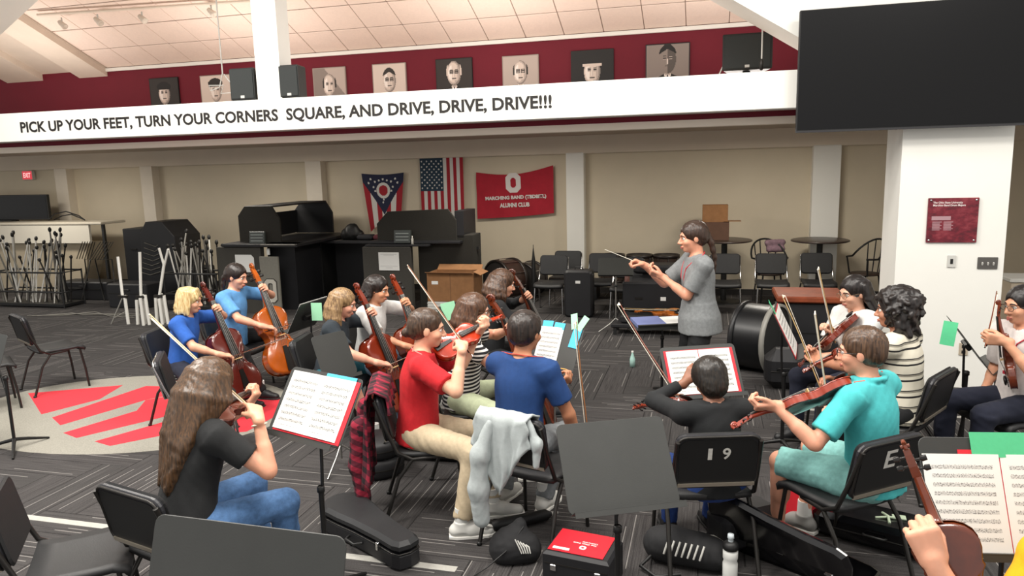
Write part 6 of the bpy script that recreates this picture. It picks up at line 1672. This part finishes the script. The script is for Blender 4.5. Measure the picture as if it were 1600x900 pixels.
for i, (px, py, r) in enumerate(((702, 486, 12), (736, 481, -22))):
    card('index_card', ('left', 'right')[i]+' mint green card on the stand behind the woman in red', 'card', m_mint, frame(at(px, py, 5.98), Vector((1, 0, 0)), Vector((0, 0, 1)), Vector((0, -1, 0)))@Matrix.Rotation(rad(r), 4, 'Z'), .12, .15)
S13, D13, _ = stand('dark music stand at the far left edge beside the red emblem', -4.14, 5.81, 60, .80, 70, .46, .33, dx=-.22)
S14, D14, _ = stand('distant wire music stand beside the spare chairs', 1.38, 9.65, 80, .86, 40, .46, .33, False)

# ================================================================= LOOSE CHAIRS, CASES, BAGS AND CLOTHES ON THE FLOOR
chair('empty grey-framed chair left of the red floor emblem', -4.86, 7.62, 48, 'empty chairs at the left', frame_m=m_frame); chair('empty chair cut by the left edge of the frame', -5.12, 6.95, 40, 'empty chairs at the left', frame_m=m_frame)
chair('empty chair cut by the lower left corner of the frame', -2.06, 3.22, 24, 'empty chairs at the left'); chair('empty black chair between the blond child and the long-haired woman', -2.45, 5.62, 20, 'empty chairs at the left', frame_m=m_chrome)
def lv(a, b): return (Vector(b)-Vector(a))
# closed violin case
a_, b_ = Vector((-1.16, 4.42, 0)), Vector((-.60, 3.80, 0))
q = thing('violin_case', 'closed black shaped violin case lying on the carpet at centre left', 'case', mat=axes(a_+Vector((0, 0, .009)), b_-a_, (0, 0, 1))); L_ = (b_-a_).length
half = [(-.02, .0), (.0, .07), (.05, .115), (.13, .13), (.24, .122), (.40, .10), (.62, .082), (.78, .078), (.83, .06), (.845, .0)]
poly = [(w_*1.1, y*L_/.845) for y, w_ in half]+[(-w_*1.1, y*L_/.845) for y, w_ in reversed(half[1:-1])]
MB().rprism(poly, 0, .095, .012).build('lower_shell', m_blk, q); MB().rprism(poly, .098, .165, .022).build('lid', M('case_lid', '#1f2022', .5, var=.1, vscale=30, bump=.1, bscale=300), q)
MB().tube([(p[0]*1.003, p[1], .0965) for p in poly]+[(poly[0][0], poly[0][1], .0965)], .004, 5, False).build('zip', m_frame, q)
for y in (.12, .66): MB().box((.092*1.1 if y > .5 else .142, y*L_/.845, .10), (.012, .02, .05), None, .003).build('latch', m_chrome, q)
MB().tube([(.115, .36, .06), (.15, .38, .06), (.15, .47, .06), (.105, .49, .06)], .008, 6).build('handle', m_dark, q)
# stacked round case
def roundcase(label, p, r, h, z=0, sq=1.0):
    q = thing('round_case', label, 'case', (p[0], p[1], z+.009))
    MB().lathe([(0, 0), (r*.9, 0), (r, h*.2), (r, h*.8), (r*.88, h), (0, h*1.02)], 28).build('shell', m_blk, q); MB().lathe([(r*1.0, h*.45), (r*1.015, h*.5), (r*1.0, h*.55)], 28).build('zip', m_frame, q)
    MB().tube([(r*.4, -r*.75, h*1.0), (r*.5, -r*.7, h+.03), (r*.75, -r*.45, h+.03), (r*.8, -r*.35, h)], .008, 6).build('handle', m_dark, q); return q
roundcase('lower round black case behind the closed violin case', (-1.02, 5.16), .19, .14); roundcase('upper round black case stacked behind the closed violin case', (-1.02, 5.16), .185, .12, .146)
softcase_w = lambda label, p, w_, d_, h, rz, z=.009: (lambda t: t)(None)
def wcase(label, p, w_, d_, h, rz, z=.009, m=None):
    t = thing('instrument_case', label, 'case', (p[0], p[1], z), rad(rz))
    MB().rprism(rrect(w_, d_, min(w_, d_)*.3), 0, h, h*.2).build('shell', m or m_blk, t); MB().tube([(-.06, -d_/2, h*.55), (-.05, -d_/2-.03, h*.6), (.05, -d_/2-.03, h*.6), (.06, -d_/2, h*.55)], .008, 6).build('handle', m_dark, t)
    MB().tube([(-w_*.35, -d_/2-.002, h*.5), (w_*.35, -d_/2-.002, h*.5)], .005, 4).build('zip', m_frame, t); return t
wcase('long black case on the floor under the woman in red', (-.55, 5.42), .8, .26, .17, -12)
# folded black tripod / umbrella roll with a loop
q = thing('umbrella', 'rolled black umbrella with a wrist loop lying under the draped chair', 'umbrella', mat=axes((-.16, 4.18, .05), (.40, .16, 0), (0, 0, 1)))
MB().tube([(0, 0, 0), (0, .06, 0), (0, .36, 0), (0, .40, 0)], [.03, .04, .036, .012], 10).build('canopy', m_dark, q); MB().tube([(0, .38, 0), (0, .44, 0)], .013, 8).build('handle', m_pal, q)
MB().tube([(.02, -.0, .0), (.03, -.06, .03), (.0, -.10, .04), (-.03, -.06, .03), (-.02, 0, 0)], .006, 5).build('loop', M('loop_grey', '#8f8d88', .6), q)
# drawstring bag
c = Field(.011); c.rc((-.05, 0, .07), (.06, 0, .06), .10, .09, k=.05); c.rc((.0, 0, .10), (.03, .02, .20), .08, .035, k=.06); c.half((0, 0, 0), (0, 0, -1)); c.post.append(folds(.009, 40, 9))
q = thing('drawstring_bag', 'slumped black drawstring bag with white print by the draped chair', 'bag', (-.02, 3.88, .009)); link('sack', c.mesh('sack', M('bag_nylon', '#1a1a1c', .8), (0, 0, 0)), q)
for k in range(5): MB().tube([(.0+.014*k, -.085+.004*k, .16-.01*k), (.02+.014*k, -.10, .12), (.035+.012*k, -.105, .085)], .004, 5).build('print', m_pal, q)
MB().tube([(.05, -.02, .2), (-.05, -.1, .10), (-.16, -.12, .015), (-.24, -.2, .008)], .004, 5).build('drawstring', m_dark, q)
# black case with the red flyer
q = thing('suitcase', 'black hard case on the floor with a red flyer on its lid', 'case', (.34, 3.62, .009), rad(-24)); MB().box((0, 0, .105), (.36, .26, .21), None, .015).build('shell', m_blk, q)
for x in (-.12, .12): MB().box((x, -.133, .13), (.03, .012, .035), None, .003).build('latch', m_chrome, q)
MB().box((0, -.131, .15), (.34, .004, .006)).build('seam', m_frame, q)
MF = Matrix.Translation((.335, 3.635, .2212))@Matrix.Rotation(rad(-24), 4, 'Z')
q = card('flyer', 'red flyer with white upside-down lettering lying on the black case', 'flyer', M('flyer_red', '#d4202e', .4), MF, .30, .235, .002); R2 = Rz(PI)
text('lettering', 'The Ohio State\nUniversity', m_paper, q, .13, .035, (.02, .005, .0022), R2, ext=.0005, bold=.015); octring(MB().mat(m_paper), .036, .036, .010, .009, Matrix.Identity(3), (.02, -.045, .0021), .0006).build('letter', None, q)
MB().box((-.085, -.088, .0026), (.09, .022, .0008)).build('label', m_paper, q)
# backpack
c = Field(.011); c.rc((-.15, .0, .09), (.15, .0, .08), .095, .085, k=.06); c.rc((-.08, -.02, .12), (.10, .0, .10), .085, .07, k=.06); c.half((0, 0, 0), (0, 0, -1)); c.post.append(folds(.008, 38, 12))
q = thing('backpack', 'soft black bag with white printed stripes under chair 19', 'bag', (.93, 3.78, .009), rad(-25)); link('sack', c.mesh('sack', M('bag_nylon', '#1a1a1c', .8), (0, 0, 0)), q)
for k in range(7): MB().tube([(-.10+.032*k, -.125+.0*k, .10), (-.09+.032*k, -.128, .135), (-.08+.032*k, -.105, .175)], .006, 5).build('print', m_pal, q)
MB().tube([(-.18, -.08, .05), (-.22, -.16, .02), (-.12, -.22, .012), (0, -.16, .02)], .010, 6).build('strap', m_dark, q)
# cap and bottle
q = thing('cap', 'white baseball cap on the floor behind the water bottle', 'cap', (1.10, 3.86, .009), rad(200)); m_cap = M('cap_white', '#d6d2c8', .8, bump=.1, bscale=200)
MB().lathe([(.088, 0), (.090, .03), (.078, .07), (.05, .095), (0, .104)], 20).build('crown', m_cap, q); MB().rprism([(-.08, .05), (-.07, .11), (-.03, .155), (.03, .155), (.07, .11), (.08, .05)], 0, .006, .002).build('peak', m_cap, q); MB().ell((0, 0, .104), (.008, .008, .005)).build('button', m_cap, q)
q = thing('water_bottle', 'white squeeze bottle with black collar on the floor at lower centre', 'bottle', (1.115, 3.60, .009))
MB().lathe([(0, 0), (.037, 0), (.039, .01), (.039, .10), (.034, .115), (.039, .13), (.039, .17), (.03, .18)], 20).build('body', M('bottle_white', '#d9dad6', .4), q); MB().lathe([(.036, 0), (.040, .004), (.040, .03), (.022, .045), (0, .045)], 20, (0, 0, .178)).build('collar', m_dark, q); MB().lathe([(.014, 0), (.014, .015), (.018, .02), (.016, .04), (0, .042)], 12, (0, 0, .222)).build('spout', M('spout_grey', '#c3ccd0', .3), q)
q = thing('water_bottle', 'small clear green-tinted bottle on the carpet by the conductor\'s stand', 'bottle', (1.30, 7.83, .009)); q.scale = (.85, .85, .8); MB().lathe([(0, 0), (.036, 0), (.036, .10), (.032, .12), (.014, .18), (.013, .205)], 14).build('body', M('bottle_tint', '#a9cdc4', .15), q); MB().lathe([(.016, 0), (.016, .022), (0, .022)], 12, (0, 0, .2)).build('cap', m_pal, q)
# open glossy violin case, red folder and pencil
m_gloss = M('gloss_black', '#0a0a0d', .18, coat=.4)
q = thing('violin_case', 'open glossy black violin case on the floor at lower right', 'case', mat=axes((1.30, 4.10, .009), (.42, -.58, 0), (0, 0, 1)))
poly2 = [(w_*1.25, y) for y, w_ in half]+[(-w_*1.25, y) for y, w_ in reversed(half[1:-1])]
MB().rprism(poly2, 0, .02, .004).build('tray_floor', m_gloss, q)
b = MB(); n = len(poly2)
b.add([(x, y, .0) for x, y in poly2]+[(x, y, .10) for x, y in poly2]+[(x*.93, .41+(y-.41)*.97, .10) for x, y in poly2]+[(x*.93, .41+(y-.41)*.97, .02) for x, y in poly2], [f for i in range(n) for f in ((i, (i+1) % n, n+(i+1) % n, n+i), (n+i, n+(i+1) % n, 2*n+(i+1) % n, 2*n+i), (2*n+i, 2*n+(i+1) % n, 3*n+(i+1) % n, 3*n+i))]); b.build('tray_wall', m_gloss, q)
Rl = Ry(rad(-68)); ml = Matrix.Translation((.155, 0, .10))
b = MB().rprism([(x+.16, y) for x, y in poly2], -.05, .0, .02, (.15, 0, .10), Rl); b.build('lid', m_gloss, q)
for y in (.1, .4, .68): MB().box((.15, y, .10), (.02, .04, .015), None, .003).build('hinge', m_chrome, q)
MB().box((-.05, .30, .04), (.05, .035, .03), Rz(.4), .006).build('rosin_pouch', m_pal, q)
q = card('folder', 'red folder leaning in the open glossy case', 'folder', m_redf, axes((1.80, 4.22, .13), (.50, -.30, 0), (-.25, -.45, .6))@Matrix.Rotation(PI/2, 4, 'Z'), .31, .22)
q.matrix_world = frame(Vector((1.72, 4.15, .135)), Vector((.86, -.5, -.10)).normalized(), Vector((.18, .22, .96)).normalized(), Vector((.86, -.5, -.10)).normalized().cross(Vector((.18, .22, .96)).normalized())); 
q = thing('pencil', 'orange pencil lying in the open glossy case', 'pencil', mat=axes((1.47, 3.86, .036), (.05, -.16, 0), (0, 0, 1))); MB().tube([(0, 0, 0), (0, .15, 0), (0, .17, 0)], [.004, .004, .001], 6).build('shaft', M('orange_pencil', '#d9712a', .5), q)
t = wcase('black case with a pale green tag under the boy in turquoise', (2.10, 3.98), .72, .30, .15, -38, m=m_gloss); b = MB().mat(M('tag_green', '#b9c9ae', .6))
b.tube([(-.02, -.05, .152), (.04, -.02, .16), (.09, .01, .155)], .008, 5).tube([(.0, .03, .155), (.04, -.02, .165), (.06, -.08, .152)], .008, 5); b.box((.09, .02, .156), (.07, .05, .006), Rz(.3)); b.build('tag', None, t)
wcase('dark case behind the white water bottle', (1.30, 3.98), .40, .22, .24, 20)
# clothes draped on chairs
def drape(name, label, ch, mat, w_, rear, front, sleeves, seed, xoff=0, amp=.012, hem=None):
    rs = random.Random(seed); o0 = thing(name, label, 'clothing', mat=Matrix.Translation(ch.location)@Matrix.Rotation(ch.rotation_euler.z, 4, 'Z'))
    path = [(-.235+.0*k, .86-front+front*k/6*.97) for k in range(6)]
    path = [(-.215-.25*(z-.55)*.2-.05*(z-.5), z) for (_, z) in path]+[(-.285, .855), (-.32, .872), (-.362, .858)]+[(-.385+.0*k, .858-rear*(k+1)/12) for k in range(12)]
    n = 26; vs = []; fs = []
    for j, (y, z) in enumerate(path):
        hang = max(0, (j-8)/12) if j > 8 else max(0, (6-j)/6)*.6
        for i in range(n+1):
            s = i/n; x = (s-.5)*w_*(1+.10*hang*math.sin(seed+j*.3))+xoff
            zz = z
            if j > 8 and hem: zz = .858-(.858-z)*hem(s)
            yy = y-(amp*hang*(1+math.sin(s*21+seed)+.6*math.sin(s*37+j*.35)))*(1 if j > 8 else -1)
            vs.append((x+.008*math.sin(j*.9+s*9), yy, zz+.004*math.sin(s*17+seed)))
    m = len(path)
    for j in range(m-1):
        for i in range(n): a = j*(n+1)+i; fs.append((a, a+1, a+n+2, a+n+1))
    ob = MB().add(vs, fs, True).build('fabric', mat, o0); sd = ob.modifiers.new('thickness', 'SOLIDIFY'); sd.thickness = .012; sd.offset = 1
    for sl in sleeves:
        c = Field(.009); 
        for (p, q_, r0_, r1_) in sl: c.rc(p, q_, r0_, r1_, k=.04)
        c.post.append(folds(.008, 34, seed)); link('sleeve', c.mesh('sleeve', mat), o0)
    return o0
m_hood = M('grey_fleece', '#a9b0b0', .95, var=.08, vscale=25, bump=.2, bscale=250)
drape('hoodie', 'pale grey hoodie draped over the chair of the boy in blue', ch9, m_hood, .34, .36, .10, [[((-.08, -.37, .80), (-.13, -.41, .62), .03, .05), ((-.13, -.41, .62), (-.14, -.42, .42), .05, .055), ((-.14, -.42, .42), (-.135, -.41, .24), .055, .05)], [((.14, -.34, .84), (.20, -.35, .72), .02, .026), ((.20, -.35, .72), (.20, -.36, .60), .026, .02)]], 3, -.01, .014, lambda s: .40+.85*math.exp(-((s-.46)/.33)**2))
d = Nd('plaid_flannel'); v = d.coord('Object', (1, 1, 1)); sp = d.n('ShaderNodeSeparateXYZ'); d.l(v, sp.inputs[0])
a_ = d.math('GREATER_THAN', d.math('SINE', d.math('MULTIPLY', sp.outputs[0], 85)), 0.0); b_ = d.math('GREATER_THAN', d.math('SINE', d.math('MULTIPLY', d.math('ADD', sp.outputs[2], d.math('MULTIPLY', sp.outputs[1], .4)), 85)), 0.0)
k_ = d.math('ADD', d.math('MULTIPLY', a_, .5), d.math('MULTIPLY', b_, .5)); x = d.n('ShaderNodeValToRGB'); x.color_ramp.interpolation = 'CONSTANT'; e = x.color_ramp.elements; e.new(.5)
for el, (p, c_) in zip(e, ((0, '#160c10'), (.3, '#541324'), (.8, '#8e1c33'))): el.position = p; el.color = lin(c_)
d.l(k_, x.inputs[0]); d.l(x.outputs[0], d.b.inputs['Base Color']); d.b.inputs['Roughness'].default_value = .95
drape('flannel_shirt', 'red and black plaid flannel shirt hanging on the chair of the woman in red', ch6, d.m, .46, .62, .14, [[((.12, -.42, .62), (.10, -.45, .36), .07, .06), ((.10, -.45, .36), (.12, -.43, .10), .06, .045)], [((-.16, -.41, .66), (-.16, -.44, .36), .06, .06), ((-.16, -.44, .36), (-.12, -.43, .16), .06, .045)]], 8, 0, .02)
